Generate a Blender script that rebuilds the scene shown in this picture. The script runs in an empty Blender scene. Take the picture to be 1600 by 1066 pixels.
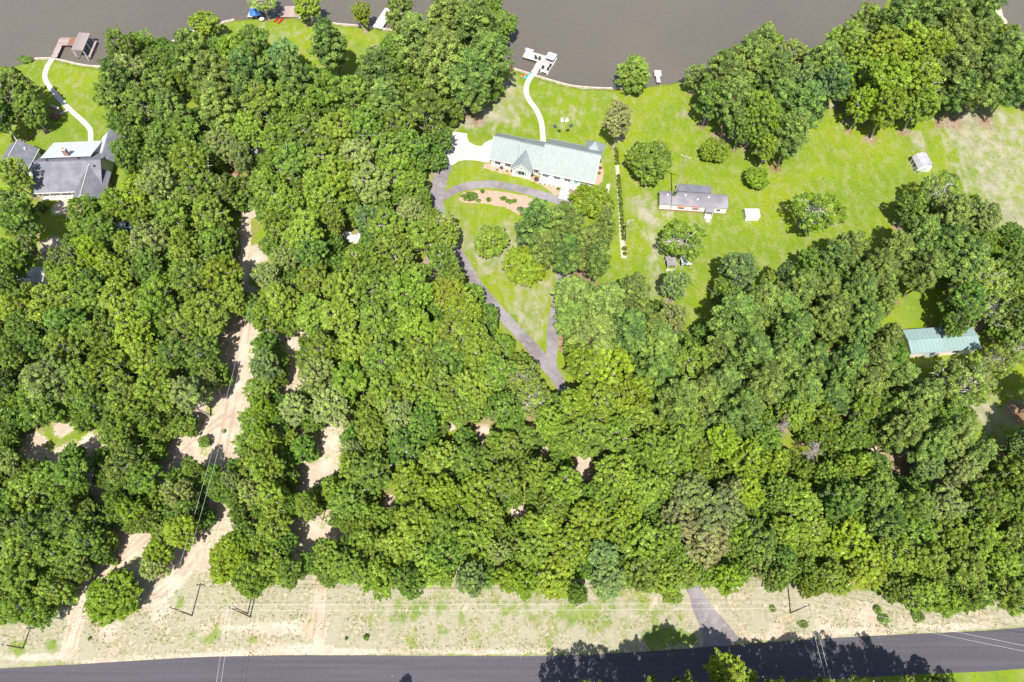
import bpy, math, random
import numpy as np
from mathutils import Vector

# ------------------------------------------------------------------ camera, world, sun, exposure
SC = bpy.context.scene
COL = SC.collection
HCAM = 150.0
FPX, NADIR = 1150.0, 617.0
_N = math.hypot(FPX, NADIR)

cam_d = bpy.data.cameras.new('camera')
cam_d.sensor_width = 36.0
cam_d.lens = FPX / 1600 * 36
cam_d.clip_start = 1.0
cam_d.clip_end = 9000
cam = bpy.data.objects.new('camera', cam_d)
COL.objects.link(cam)
cam.location = (0, 0, HCAM)
cam.rotation_euler = (math.atan2(NADIR, FPX), 0, 0)
SC.camera = cam

SUN_EL = math.radians(60)
SUN_DIR = Vector((-0.08, -1.0, 0)).normalized()          # where the sun stands, seen from above
world = bpy.data.worlds.new('World')
SC.world = world
world.use_nodes = True
nt = world.node_tree
nt.nodes.clear()
sky = nt.nodes.new('ShaderNodeTexSky')
sky.sky_type = 'NISHITA'
sky.sun_disc = False
sky.sun_elevation = SUN_EL
sky.sun_rotation = math.atan2(SUN_DIR.x, SUN_DIR.y)
sky.air_density = 1.0
sky.dust_density = 1.5
bg = nt.nodes.new('ShaderNodeBackground')
bg.inputs['Strength'].default_value = 0.10
wo = nt.nodes.new('ShaderNodeOutputWorld')
nt.links.new(sky.outputs[0], bg.inputs[0])
nt.links.new(bg.outputs[0], wo.inputs[0])

sun_d = bpy.data.lights.new('sun', 'SUN')
sun_d.energy = 5.0
sun_d.angle = math.radians(0.53)
sun_d.color = (1.0, 0.955, 0.88)
sun = bpy.data.objects.new('sun', sun_d)
COL.objects.link(sun)
_d = Vector((SUN_DIR.x * math.cos(SUN_EL), SUN_DIR.y * math.cos(SUN_EL), math.sin(SUN_EL)))
sun.rotation_euler = _d.to_track_quat('Z', 'Y').to_euler()
sun.location = (0, -60, 200)

SC.view_settings.view_transform = 'Standard'
SC.view_settings.look = 'None'
SC.view_settings.gamma = 1
SC.view_settings.use_curve_mapping = False
SC.view_settings.exposure = 0.62
try:
    SC.cycles.max_bounces = 6
    SC.cycles.diffuse_bounces = 3
    SC.cycles.transmission_bounces = 4
    SC.cycles.transparent_max_bounces = 4
except Exception:
    pass

# ------------------------------------------------------------------ survey: a pixel of the 1600x1066 photo -> ground point
def W(px, py, z=0.0):
    x = px - 800.0; y = py - 533.0
    dn = (y * NADIR + FPX * FPX) / _N
    dh = (FPX * (NADIR - y)) / _N
    t = (HCAM - z) / dn
    return (x * t, dh * t)

def to_px(X, Y, Z=0.0):
    v = HCAM - Z
    dep = (v * FPX + Y * NADIR) / _N
    dn_ = (v * NADIR - Y * FPX) / _N
    return 800 + FPX * X / dep, 533 + FPX * dn_ / dep

def mpp(py, z=0.0):                       # metres per photo pixel across, at that row
    y = py - 533.0
    return (HCAM - z) / ((y * NADIR + FPX * FPX) / _N)

def height_from(pb, pt):                  # height of an upright from base and top pixel rows
    a0 = W(0, pb[1])[1] / HCAM; a1 = W(0, pt[1])[1] / HCAM
    return HCAM * (1 - a0 / a1)

# ------------------------------------------------------------------ materials
MATS = {}
def new_mat(name):
    m = bpy.data.materials.new(name); m.use_nodes = True
    t = m.node_tree; t.nodes.clear()
    return m, t, t.nodes, t.links

def _noise(t, scale, detail=4, vec=None, rough=0.55):
    n = t.nodes.new('ShaderNodeTexNoise'); n.inputs['Scale'].default_value = scale
    n.inputs['Detail'].default_value = detail; n.inputs['Roughness'].default_value = rough
    if vec is not None: t.links.new(vec, n.inputs['Vector'])
    return n.outputs['Fac']

def _ramp(t, fac, lo, hi):
    r = t.nodes.new('ShaderNodeMapRange'); r.interpolation_type = 'SMOOTHSTEP'
    r.inputs['From Min'].default_value = lo; r.inputs['From Max'].default_value = hi
    t.links.new(fac, r.inputs['Value'])
    return r.outputs[0]

def _math(t, op, a, b=None, clamp=False):
    m = t.nodes.new('ShaderNodeMath'); m.operation = op; m.use_clamp = clamp
    for i, v in enumerate((a, b)):
        if v is None: continue
        if isinstance(v, (int, float)): m.inputs[i].default_value = v
        else: t.links.new(v, m.inputs[i])
    return m.outputs[0]

def _mix(t, fac, a, b, blend='MIX'):
    m = t.nodes.new('ShaderNodeMix'); m.data_type = 'RGBA'; m.blend_type = blend
    for key, v in (('Factor', fac), ('A', a), ('B', b)):
        idx = {'Factor': 0, 'A': 6, 'B': 7}[key]
        if isinstance(v, (int, float)): m.inputs[idx].default_value = v
        elif isinstance(v, tuple): m.inputs[idx].default_value = (*v, 1) if len(v) == 3 else v
        else: t.links.new(v, m.inputs[idx])
    return m.outputs[2]

def plain(name, c1, c2=None, scale=1.0, rough=0.8, metal=0.0, spec=0.3, bump=0.0, bscale=None, wave=None, coords='Object'):
    """base colour broken up by two octaves of noise"""
    if name in MATS: return MATS[name]
    m, t, N, L = new_mat(name)
    out = N.new('ShaderNodeOutputMaterial'); b = N.new('ShaderNodeBsdfPrincipled')
    L.new(b.outputs[0], out.inputs[0])
    tc = N.new('ShaderNodeTexCoord'); v = tc.outputs[coords]
    c2 = c2 or tuple(x * 0.75 for x in c1)
    f = _ramp(t, _noise(t, scale, 5, v), 0.32, 0.68)
    col = _mix(t, f, c1, c2)
    f2 = _ramp(t, _noise(t, scale * 9, 3, v), 0.3, 0.7)
    col = _mix(t, _math(t, 'MULTIPLY', f2, 0.35), col, tuple(min(1, x * 0.7) for x in c1))
    if wave:
        w = N.new('ShaderNodeTexWave'); w.inputs['Scale'].default_value = wave
        w.inputs['Distortion'].default_value = 0.6
        L.new(v, w.inputs['Vector'])
        col = _mix(t, _math(t, 'MULTIPLY', w.outputs['Fac'], 0.25), col, tuple(x * 0.55 for x in c1))
    L.new(col, b.inputs['Base Color'])
    b.inputs['Roughness'].default_value = rough
    b.inputs['Metallic'].default_value = metal
    b.inputs['Specular IOR Level'].default_value = spec
    if bump:
        bn = N.new('ShaderNodeBump'); bn.inputs['Strength'].default_value = bump
        L.new(_noise(t, bscale or scale * 6, 4, v), bn.inputs['Height'])
        L.new(bn.outputs[0], b.inputs['Normal'])
    MATS[name] = m
    return m

def leaf_mat(name, trans=0.32, rough=0.5):
    m, t, N, L = new_mat(name)
    out = N.new('ShaderNodeOutputMaterial')
    oi = N.new('ShaderNodeObjectInfo')
    at = N.new('ShaderNodeAttribute'); at.attribute_name = 'tint'
    sp = N.new('ShaderNodeSeparateColor'); L.new(at.outputs['Color'], sp.inputs[0])
    # clump to clump: young yellow growth against older leaves
    col = _mix(t, _math(t, 'MULTIPLY', _math(t, 'MULTIPLY', sp.outputs[0], 0.5), oi.outputs['Alpha']), oi.outputs['Color'], (0.265, 0.355, 0.070))
    val = _math(t, 'ADD', _math(t, 'MULTIPLY', sp.outputs[1], 1.35), 0.50)
    hs = N.new('ShaderNodeHueSaturation'); L.new(col, hs.inputs['Color']); L.new(val, hs.inputs['Value'])
    hs.inputs['Saturation'].default_value = 1.06
    b = N.new('ShaderNodeBsdfPrincipled'); L.new(hs.outputs[0], b.inputs['Base Color'])
    b.inputs['Roughness'].default_value = rough; b.inputs['Specular IOR Level'].default_value = 0.5
    tr = N.new('ShaderNodeBsdfTranslucent')
    hs2 = N.new('ShaderNodeHueSaturation'); hs2.inputs['Value'].default_value = 1.5; hs2.inputs['Hue'].default_value = 0.487
    L.new(hs.outputs[0], hs2.inputs['Color']); L.new(hs2.outputs[0], tr.inputs['Color'])
    mx = N.new('ShaderNodeMixShader'); mx.inputs[0].default_value = trans
    L.new(b.outputs[0], mx.inputs[1]); L.new(tr.outputs[0], mx.inputs[2])
    L.new(mx.outputs[0], out.inputs[0])
    MATS[name] = m
    return m

M_LEAF = leaf_mat('leaf', 0.36)
M_NEEDLE = leaf_mat('needle', 0.22, 0.6)
M_BARK = plain('bark', (0.58, 0.54, 0.50), (0.36, 0.31, 0.27), 1.5, 0.95, bump=0.5)
M_PINEBARK = plain('pine_bark', (0.24, 0.17, 0.13), (0.12, 0.09, 0.07), 1.5, 0.95, bump=0.5)
M_DEADWOOD = plain('dead_wood', (0.46, 0.42, 0.38), (0.32, 0.28, 0.25), 1.0, 0.95)
M_CONCRETE = plain('concrete', (0.62, 0.60, 0.55), (0.49, 0.47, 0.425), 0.25, 0.85, bump=0.1)
M_ASPHALT = plain('asphalt', (0.125, 0.108, 0.13), (0.092, 0.082, 0.10), 0.12, 0.8, bump=0.3, bscale=8)
M_WHITE = plain('white_paint', (0.80, 0.79, 0.76), (0.72, 0.71, 0.68), 0.7, 0.6)
M_TRIM = plain('white_trim', (0.82, 0.81, 0.79), (0.76, 0.75, 0.72), 1.5, 0.5)
M_GLASS = plain('window_glass', (0.03, 0.045, 0.06), (0.05, 0.06, 0.07), 0.5, 0.12, spec=0.8)
M_GREENMETAL = plain('green_metal_roof', (0.262, 0.306, 0.302), (0.285, 0.328, 0.324), 0.12, 0.55, spec=0.3)
M_TEALMETAL = plain('pale_green_metal_roof', (0.255, 0.36, 0.35), (0.23, 0.325, 0.32), 0.2, 0.6, spec=0.3)
M_WHITEMETAL = plain('white_metal_roof', (0.60, 0.65, 0.67), (0.56, 0.61, 0.63), 0.2, 0.6, spec=0.3)
M_SHINGLE = plain('grey_shingle', (0.215, 0.215, 0.25), (0.15, 0.15, 0.175), 0.5, 0.92, bump=0.4, bscale=5)
M_SHINGLE2 = plain('worn_shingle', (0.29, 0.27, 0.29), (0.19, 0.18, 0.20), 0.35, 0.92, bump=0.4, bscale=5)
M_DECK = plain('weathered_deck', (0.44, 0.35, 0.32), (0.32, 0.245, 0.22), 0.8, 0.85, wave=2.2)
M_BOATROOF = plain('boathouse_board', (0.27, 0.22, 0.215), (0.36, 0.31, 0.31), 0.5, 0.85)
M_SHEDROOF = plain('shed_roof', (0.44, 0.43, 0.47), (0.36, 0.35, 0.39), 0.8, 0.7)
M_SEAM = plain('seam_metal', (0.232, 0.276, 0.270), (0.215, 0.258, 0.252), 0.5, 0.55)
M_DECKRED = plain('brown_deck', (0.30, 0.15, 0.09), (0.22, 0.11, 0.07), 0.8, 0.85, wave=2.2)
M_DECKWHITE = plain('pale_deck', (0.66, 0.58, 0.55), (0.56, 0.49, 0.46), 0.6, 0.8, wave=2.2)
M_POLE = plain('pole_wood', (0.17, 0.13, 0.10), (0.11, 0.085, 0.07), 1.2, 0.9)
M_POLEGREY = plain('grey_pole_wood', (0.46, 0.42, 0.36), (0.34, 0.31, 0.27), 1.2, 0.9)
M_METAL = plain('galvanised_metal', (0.62, 0.63, 0.64), (0.5, 0.51, 0.52), 2, 0.4, metal=0.5)
M_WIRE = plain('bare_wire', (0.75, 0.75, 0.72), (0.65, 0.65, 0.62), 0.2, 0.35, metal=0.3)
M_BLACK = plain('black_plastic', (0.03, 0.03, 0.035), (0.05, 0.05, 0.05), 2, 0.5)
M_BLUE = plain('blue_plastic', (0.05, 0.18, 0.55), (0.04, 0.13, 0.42), 1.5, 0.5)
M_INDIGO = plain('indigo_cloth', (0.09, 0.08, 0.30), (0.07, 0.06, 0.2), 2, 0.7)
M_RED = plain('red_plastic', (0.55, 0.03, 0.03), (0.42, 0.02, 0.02), 1.5, 0.4)
M_TEALPL = plain('teal_plastic', (0.08, 0.50, 0.45), (0.06, 0.4, 0.4), 1.5, 0.4)
M_ORANGE = plain('orange_plastic', (0.62, 0.22, 0.08), (0.5, 0.18, 0.07), 1.5, 0.5)
M_BRICK = plain('brick', (0.36, 0.25, 0.20), (0.26, 0.17, 0.14), 2.5, 0.9, bump=0.2)
M_SIDING = plain('pale_siding', (0.55, 0.60, 0.62), (0.48, 0.53, 0.55), 0.6, 0.7)
M_CREAM = plain('cream_siding', (0.74, 0.68, 0.56), (0.66, 0.6, 0.5), 0.6, 0.7)
M_TEALSH = plain('teal_shutter', (0.20, 0.46, 0.42), (0.17, 0.4, 0.37), 1.5, 0.6)
M_SALMON = plain('salmon_trim', (0.55, 0.22, 0.15), (0.45, 0.17, 0.12), 1.5, 0.7)
M_CARBLUE = plain('pale_blue_paint', (0.42, 0.58, 0.66), (0.40, 0.55, 0.62), 0.5, 0.25, spec=0.6)
M_CARWHITE = plain('white_car_paint', (0.72, 0.74, 0.76), (0.68, 0.70, 0.72), 0.5, 0.25, spec=0.6)
M_ROCK = plain('pale_rock', (0.66, 0.64, 0.62), (0.42, 0.40, 0.39), 1.2, 0.9, bump=0.4)
M_SEAWALL = plain('seawall_board', (0.60, 0.54, 0.45), (0.42, 0.36, 0.30), 0.8, 0.85)
M_TRACKRUST = plain('log_wood', (0.30, 0.22, 0.17), (0.2, 0.15, 0.12), 1, 0.9)
M_BLOSSOM = plain('red_blossom', (0.65, 0.04, 0.05), (0.5, 0.03, 0.04), 2, 0.7)

def aged_asphalt():
    m, t, N, L = new_mat('aged_asphalt')
    out = N.new('ShaderNodeOutputMaterial'); b = N.new('ShaderNodeBsdfPrincipled'); L.new(b.outputs[0], out.inputs[0])
    g = N.new('ShaderNodeNewGeometry'); P = g.outputs['Position']
    f = _ramp(t, _noise(t, 0.10, 4, P), 0.38, 0.62)
    col = _mix(t, f, (0.255, 0.235, 0.25), (0.175, 0.155, 0.16))
    f2 = _ramp(t, _noise(t, 0.9, 5, P), 0.5, 0.75)
    col = _mix(t, _math(t, 'MULTIPLY', f2, 0.6), col, (0.36, 0.31, 0.27))
    mu = N.new('ShaderNodeTexVoronoi'); mu.feature = 'DISTANCE_TO_EDGE'; mu.inputs['Scale'].default_value = 0.35
    L.new(P, mu.inputs['Vector'])
    cr = _ramp(t, mu.outputs['Distance'], 0.0, 0.03)
    col = _mix(t, _math(t, 'MULTIPLY', _math(t, 'SUBTRACT', 1.0, cr), 0.4), col, (0.10, 0.09, 0.10))
    L.new(col, b.inputs['Base Color']); b.inputs['Roughness'].default_value = 0.85
    bn = N.new('ShaderNodeBump'); bn.inputs['Strength'].default_value = 0.25
    L.new(_noise(t, 6, 3, P), bn.inputs['Height']); L.new(bn.outputs[0], b.inputs['Normal'])
    return m
M_DRIVE = aged_asphalt()

def road_mat():
    m, t, N, L = new_mat('road_asphalt')
    out = N.new('ShaderNodeOutputMaterial'); b = N.new('ShaderNodeBsdfPrincipled'); L.new(b.outputs[0], out.inputs[0])
    g = N.new('ShaderNodeNewGeometry'); P = g.outputs['Position']
    mp = N.new('ShaderNodeMapping'); mp.inputs['Scale'].default_value = (0.03, 1.1, 1.0); L.new(P, mp.inputs['Vector'])
    f = _ramp(t, _noise(t, 1.0, 4, mp.outputs[0]), 0.35, 0.65)
    col = _mix(t, f, (0.074, 0.069, 0.085), (0.058, 0.054, 0.067))
    f2 = _ramp(t, _noise(t, 4.0, 3, P), 0.45, 0.75)
    col = _mix(t, _math(t, 'MULTIPLY', f2, 0.4), col, (0.125, 0.115, 0.138))
    v = N.new('ShaderNodeTexVoronoi'); v.inputs['Scale'].default_value = 0.45; L.new(P, v.inputs['Vector'])
    sp = _math(t, 'LESS_THAN', v.outputs['Distance'], 0.035)
    col = _mix(t, _math(t, 'MULTIPLY', sp, 0.6), col, (0.5, 0.48, 0.5))
    L.new(col, b.inputs['Base Color']); b.inputs['Roughness'].default_value = 0.8
    bn = N.new('ShaderNodeBump'); bn.inputs['Strength'].default_value = 0.2
    L.new(_noise(t, 8, 3, P), bn.inputs['Height']); L.new(bn.outputs[0], b.inputs['Normal'])
    return m
M_ROAD = road_mat()

def water_mat():
    m, t, N, L = new_mat('lake_water')
    out = N.new('ShaderNodeOutputMaterial'); b = N.new('ShaderNodeBsdfPrincipled'); L.new(b.outputs[0], out.inputs[0])
    g = N.new('ShaderNodeNewGeometry'); P = g.outputs['Position']
    f = _ramp(t, _noise(t, 0.018, 3, P), 0.35, 0.65)
    col = _mix(t, f, (0.132, 0.117, 0.097), (0.112, 0.101, 0.086))
    mp = N.new('ShaderNodeMapping'); mp.inputs['Scale'].default_value = (1.1, 2.4, 1.0)
    mp.inputs['Rotation'].default_value = (0, 0, 0.5); L.new(P, mp.inputs['Vector'])
    rip = _noise(t, 0.55, 4, mp.outputs[0], 0.7)
    col = _mix(t, _math(t, 'MULTIPLY', _ramp(t, rip, 0.35, 0.7), 0.4), col, (0.15, 0.13, 0.105))
    L.new(col, b.inputs['Base Color']); b.inputs['Roughness'].default_value = 0.22
    b.inputs['Specular IOR Level'].default_value = 0.32
    bn = N.new('ShaderNodeBump'); bn.inputs['Strength'].default_value = 0.5; bn.inputs['Distance'].default_value = 0.4
    L.new(rip, bn.inputs['Height']); L.new(bn.outputs[0], b.inputs['Normal'])
    return m
M_WATER = water_mat()

def ground_mat():
    m, t, N, L = new_mat('ground_cover')
    out = N.new('ShaderNodeOutputMaterial'); b = N.new('ShaderNodeBsdfPrincipled'); L.new(b.outputs[0], out.inputs[0])
    g = N.new('ShaderNodeNewGeometry'); P = g.outputs['Position']
    def zone(name):
        a = N.new('ShaderNodeAttribute'); a.attribute_name = name
        s = N.new('ShaderNodeSeparateColor'); L.new(a.outputs['Color'], s.inputs[0])
        return s.outputs
    za, zb, zc_ = zone('zone_a'), zone('zone_b'), zone('zone_c')
    big = _noise(t, 0.045, 4, P); mid = _noise(t, 0.22, 6, P, 0.62); fine = _noise(t, 1.5, 5, P, 0.7)
    mp = N.new('ShaderNodeMapping'); mp.inputs['Scale'].default_value = (1.0, 0.6, 1.0); mp.inputs['Rotation'].default_value = (0, 0, 0.3)
    L.new(P, mp.inputs['Vector']); streak = _noise(t, 0.5, 5, mp.outputs[0], 0.65)
    # lawn
    lawn = _mix(t, _ramp(t, big, 0.38, 0.62), (0.198, 0.262, 0.012), (0.148, 0.218, 0.014))
    lawn = _mix(t, _math(t, 'MULTIPLY', _ramp(t, streak, 0.42, 0.70), 0.70), lawn, (0.275, 0.275, 0.110))
    lawn = _mix(t, _math(t, 'MULTIPLY', _ramp(t, fine, 0.46, 0.70), 0.6), lawn, (0.090, 0.145, 0.022))
    lush = _mix(t, _ramp(t, mid, 0.4, 0.65), (0.110, 0.190, 0.018), (0.165, 0.235, 0.026))
    def cut(mask, n, w=1.0, lo=0.42, hi=0.62):
        return _ramp(t, _math(t, 'ADD', _math(t, 'MULTIPLY', mask, 1.0), _math(t, 'MULTIPLY', _math(t, 'SUBTRACT', n, 0.5), w)), lo, hi)
    col = lawn
    dry = _mix(t, _ramp(t, mid, 0.4, 0.62), (0.345, 0.315, 0.235), (0.235, 0.235, 0.135))
    dry = _mix(t, _math(t, 'MULTIPLY', _ramp(t, fine, 0.45, 0.7), 0.55), dry, (0.42, 0.375, 0.295))
    n2 = _math(t, 'ADD', _math(t, 'MULTIPLY', mid, 0.6), _math(t, 'MULTIPLY', fine, 0.4))
    n3 = _math(t, 'ADD', _math(t, 'MULTIPLY', streak, 0.6), _math(t, 'MULTIPLY', big, 0.4))
    col = _mix(t, _math(t, 'MULTIPLY', cut(za[1], n3, 2.2, 0.3, 0.85), 0.92), col, dry)
    litter = _mix(t, _ramp(t, mid, 0.4, 0.6), (0.21, 0.115, 0.075), (0.32, 0.24, 0.17))
    litter = _mix(t, _ramp(t, fine, 0.45, 0.7), litter, (0.14, 0.09, 0.06))
    col = _mix(t, _math(t, 'MULTIPLY', cut(za[2], n2, 2.4, 0.45, 0.75), 0.9), col, litter)
    n3b = _math(t, 'ADD', _math(t, 'MULTIPLY', streak, 0.35), _math(t, 'MULTIPLY', mid, 0.65))
    dirt = _mix(t, _ramp(t, mid, 0.36, 0.64), (0.53, 0.44, 0.35), (0.41, 0.32, 0.245))
    dirt = _mix(t, _math(t, 'MULTIPLY', _ramp(t, fine, 0.45, 0.72), 0.6), dirt, (0.58, 0.49, 0.40))
    dirt = _mix(t, _math(t, 'MULTIPLY', _ramp(t, streak, 0.55, 0.75), 0.35), dirt, (0.28, 0.22, 0.12))
    col = _mix(t, cut(za[0], n2, 1.6), col, dirt)
    col = _mix(t, _math(t, 'MULTIPLY', cut(zc_[0], n2, 1.0), 0.55), col, (0.33, 0.235, 0.165))
    col = _mix(t, _math(t, 'MULTIPLY', cut(zb[1], n3b, 2.6, 0.4, 0.75), 0.85), col, lush)
    mulch = _mix(t, _ramp(t, fine, 0.4, 0.65), (0.47, 0.335, 0.25), (0.38, 0.25, 0.18))
    col = _mix(t, _ramp(t, zb[0], 0.45, 0.55), col, mulch)
    sand = _mix(t, fine, (0.62, 0.52, 0.40), (0.45, 0.37, 0.27))
    col = _mix(t, _ramp(t, zb[2], 0.4, 0.6), col, sand)
    L.new(col, b.inputs['Base Color']); b.inputs['Roughness'].default_value = 0.95
    b.inputs['Specular IOR Level'].default_value = 0.15
    bn = N.new('ShaderNodeBump'); bn.inputs['Strength'].default_value = 0.6; bn.inputs['Distance'].default_value = 0.25
    L.new(fine, bn.inputs['Height']); L.new(bn.outputs[0], b.inputs['Normal'])
    return m
M_GROUND = ground_mat()

# ------------------------------------------------------------------ mesh helpers
class MB:
    def __init__(s): s.v = []; s.f = []
    def add(s, vs, fs):
        o = len(s.v); s.v += [tuple(v) for v in vs]; s.f += [tuple(i + o for i in f) for f in fs]; return s
    def box(s, x0, x1, y0, y1, z0, z1):
        return s.add([(x0,y0,z0),(x1,y0,z0),(x1,y1,z0),(x0,y1,z0),(x0,y0,z1),(x1,y0,z1),(x1,y1,z1),(x0,y1,z1)],
                     [(0,3,2,1),(4,5,6,7),(0,1,5,4),(1,2,6,5),(2,3,7,6),(3,0,4,7)])
    def slab(s, quad, th):                       # four top corners (ccw from above), thickness down
        q = [Vector(p) for p in quad]
        lo = [p - Vector((0, 0, th)) for p in q]
        n = len(q)
        fs = [tuple(range(n)), tuple(range(2*n-1, n-1, -1))]
        fs += [(i, i+n, (i+1) % n + n, (i+1) % n) for i in range(n)]
        return s.add(q + lo, fs)
    def tube(s, pts, rad, n=6):
        pts = [Vector(p) for p in pts]
        if isinstance(rad, (int, float)): rad = [rad] * len(pts)
        rings = []; vs = []; fs = []
        for i, p in enumerate(pts):
            d = (pts[min(i+1, len(pts)-1)] - pts[max(i-1, 0)]).normalized()
            a = d.orthogonal().normalized() if abs(d.z) < 0.95 else Vector((1,0,0))
            a = (a - d * a.dot(d)).normalized(); c = d.cross(a)
            for k in range(n):
                w = 2*math.pi*k/n
                vs.append(p + (a*math.cos(w) + c*math.sin(w)) * rad[i])
        for i in range(len(pts)-1):
            for k in range(n):
                fs.append((i*n+k, i*n+(k+1) % n, (i+1)*n+(k+1) % n, (i+1)*n+k))
        fs.append(tuple(range(n))[::-1]); fs.append(tuple(range((len(pts)-1)*n, len(pts)*n)))
        return s.add(vs, fs)
    def lathe(s, prof, n=12, c=(0,0)):
        vs = []; fs = []
        for r, z in prof:
            for k in range(n):
                w = 2*math.pi*k/n; vs.append((c[0]+r*math.cos(w), c[1]+r*math.sin(w), z))
        for i in range(len(prof)-1):
            for k in range(n): fs.append((i*n+k, i*n+(k+1)%n, (i+1)*n+(k+1)%n, (i+1)*n+k))
        fs.append(tuple(range(n))[::-1]); fs.append(tuple(range((len(prof)-1)*n, len(prof)*n)))
        return s.add(vs, fs)
    def mesh(s, name):
        me = bpy.data.meshes.new(name); me.from_pydata(s.v, [], s.f); me.update(); return me

def link(name, mesh, mat=None, parent=None, kind=None):
    o = bpy.data.objects.new(name, mesh); COL.objects.link(o)
    if mat and mesh and not mesh.materials: mesh.materials.append(mat)
    if parent: o.parent = parent
    if kind: o['kind'] = kind
    return o
def part(name, mb, mat, parent, kind=None, label=None):
    o = link(name, mb.mesh(name), mat, parent, kind)
    if label: o['label'] = label
    return o
def tag(o, label, cat, group=None):
    o['label'] = label; o['category'] = cat
    if group: o['group'] = group
    return o
def thing(name, label, cat, x, y, z=0, rz=0, group=None):
    o = bpy.data.objects.new(name, None); COL.objects.link(o)
    o.empty_display_size = 0.5
    o.location = (x, y, z); o.rotation_euler = (0, 0, rz)
    return tag(o, label, cat, group)
def copy_tree(o, parent=None):
    c = o.copy(); COL.objects.link(c); c.parent = parent
    for ch in list(o.children): copy_tree(ch, c)
    return c

def np_mesh(name, verts, quads, tint=None, smooth=False):
    me = bpy.data.meshes.new(name)
    nv, nf = len(verts), len(quads)
    me.vertices.add(nv); me.vertices.foreach_set('co', verts.astype(np.float32).ravel())
    me.loops.add(nf * 4); me.polygons.add(nf)
    me.loops.foreach_set('vertex_index', quads.astype(np.int32).ravel())
    me.polygons.foreach_set('loop_start', np.arange(0, nf * 4, 4, dtype=np.int32))
    me.update(calc_edges=True); me.validate()
    if tint is not None:
        a = me.color_attributes.new('tint', 'FLOAT_COLOR', 'POINT')
        a.data.foreach_set('color', tint.astype(np.float32).ravel())
    return me

# ------------------------------------------------------------------ SETTING: terrain and lake
def smooth_line(pts, step=1.2):
    P = [Vector((*p, 0)) if len(p) == 2 else Vector(p) for p in pts]
    P = [P[0]*2 - P[1]] + P + [P[-1]*2 - P[-2]]
    out = []
    for i in range(1, len(P) - 2):
        n = max(1, int((P[i+1].xy - P[i].xy).length / step))
        for k in range(n):
            u = k / n; a, b, c, d = P[i-1], P[i], P[i+1], P[i+2]
            out.append(0.5 * ((2*b) + (c-a)*u + (2*a-5*b+4*c-d)*u*u + (3*b-a-3*c+d)*u**3))
    out.append(P[-2])
    return out

SHORE_PX = [(-400,60),(-60,95),(20,103),(45,93),(80,91),(120,100),(150,104),(175,102),(205,92),(242,75),(270,65),(298,50),
            (330,40),(357,32),(400,27),(465,27),(525,37),(560,40),(600,45),(650,55),(720,80),(790,100),(803,107),(840,119),
            (880,131),(900,135),(945,138),(985,137),(1020,132),(1050,128),(1090,122),(1150,112),(1200,104),(1265,88),
            (1320,62),(1360,35),(1385,0),(1395,-50),(1410,-120),(1540,-120),(1560,-40),(1566,0),(1570,24),(1585,42),
            (1610,62),(1700,100),(1900,130)]
SHORE = [W(*p) for p in SHORE_PX]
SHORE_S = [(p.x, p.y) for p in smooth_line(SHORE, 3)]
LAND = np.array([(-6000, 120.)] + SHORE_S + [(6000, 150.), (6000, -6000.), (-6000, -6000.)])

def seg_dist(X, Y, pts, closed=False):
    best = np.full(X.shape, 1e9); n = len(pts)
    for i in range(n if closed else n - 1):
        ax, ay = pts[i]; bx, by = pts[(i+1) % n]
        dx, dy = bx-ax, by-ay; L2 = dx*dx+dy*dy + 1e-9
        tt = np.clip(((X-ax)*dx+(Y-ay)*dy)/L2, 0, 1)
        best = np.minimum(best, np.hypot(X-ax-tt*dx, Y-ay-tt*dy))
    return best
def inside(X, Y, pts):
    r = np.zeros(X.shape, bool); n = len(pts)
    for i in range(n):
        ax, ay = pts[i]; bx, by = pts[(i+1) % n]
        if ay == by: continue
        c = (ay > Y) != (by > Y)
        r ^= c & (X < (bx-ax)*(Y-ay)/(by-ay)+ax)
    return r
def sdf(X, Y, pts):
    d = seg_dist(X, Y, pts, True)
    return np.where(inside(X, Y, pts), d, -d)

def axis(lo, hi, step, far):
    a = list(np.arange(lo, hi + .001, step)); w = step * 2; L_, R_ = [], []
    x = lo
    while x > -far: x -= w; w *= 1.7; L_.append(x)
    x = hi; w = step * 2
    while x < far: x += w; w *= 1.7; R_.append(x)
    return np.array(L_[::-1] + a + R_)
gx = axis(-180, 180, 0.9, 4500); gy = axis(-14, 250, 0.9, 4500)
GX, GY = np.meshgrid(gx, gy)
near = (np.abs(GX) < 900) & (np.abs(GY) < 900)
SD = sdf(GX, GY, LAND)
t_ = np.clip((SD + 0.9) / 1.5, 0, 1); t_ = t_*t_*(3-2*t_)
GZ = -2.2 + 2.2 * t_

def pxpoly(pts): return np.array([W(*p) for p in pts])
def soft_poly(pts, f=1.5):
    return np.clip(0.5 + sdf(GX, GY, pxpoly(pts)) / (2*f), 0, 1)
def soft_line(pts, f=1.2):
    """polyline of (px, py, width_px): mask 1 on the line fading past its half width"""
    m = np.zeros(GX.shape)
    for (x0, y0, w0), (x1, y1, w1) in zip(pts[:-1], pts[1:]):
        a = W(x0, y0); b = W(x1, y1); r0 = w0*mpp(y0)/2; r1 = w1*mpp(y1)/2
        dx, dy = b[0]-a[0], b[1]-a[1]; L2 = dx*dx+dy*dy + 1e-9
        tt = np.clip(((GX-a[0])*dx+(GY-a[1])*dy)/L2, 0, 1)
        d = np.hypot(GX-a[0]-tt*dx, GY-a[1]-tt*dy)
        m = np.maximum(m, np.clip(0.5 + (r0+(r1-r0)*tt - d)/(2*f), 0, 1))
    return m
def soft_spot(x, y, r, f=None):
    a = W(x, y); R = r*mpp(y); f = f or max(1.2, R*0.9)
    return np.clip(0.5 + (R - np.hypot((GX-a[0]), (GY-a[1])))/(2*f), 0, 1)

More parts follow.
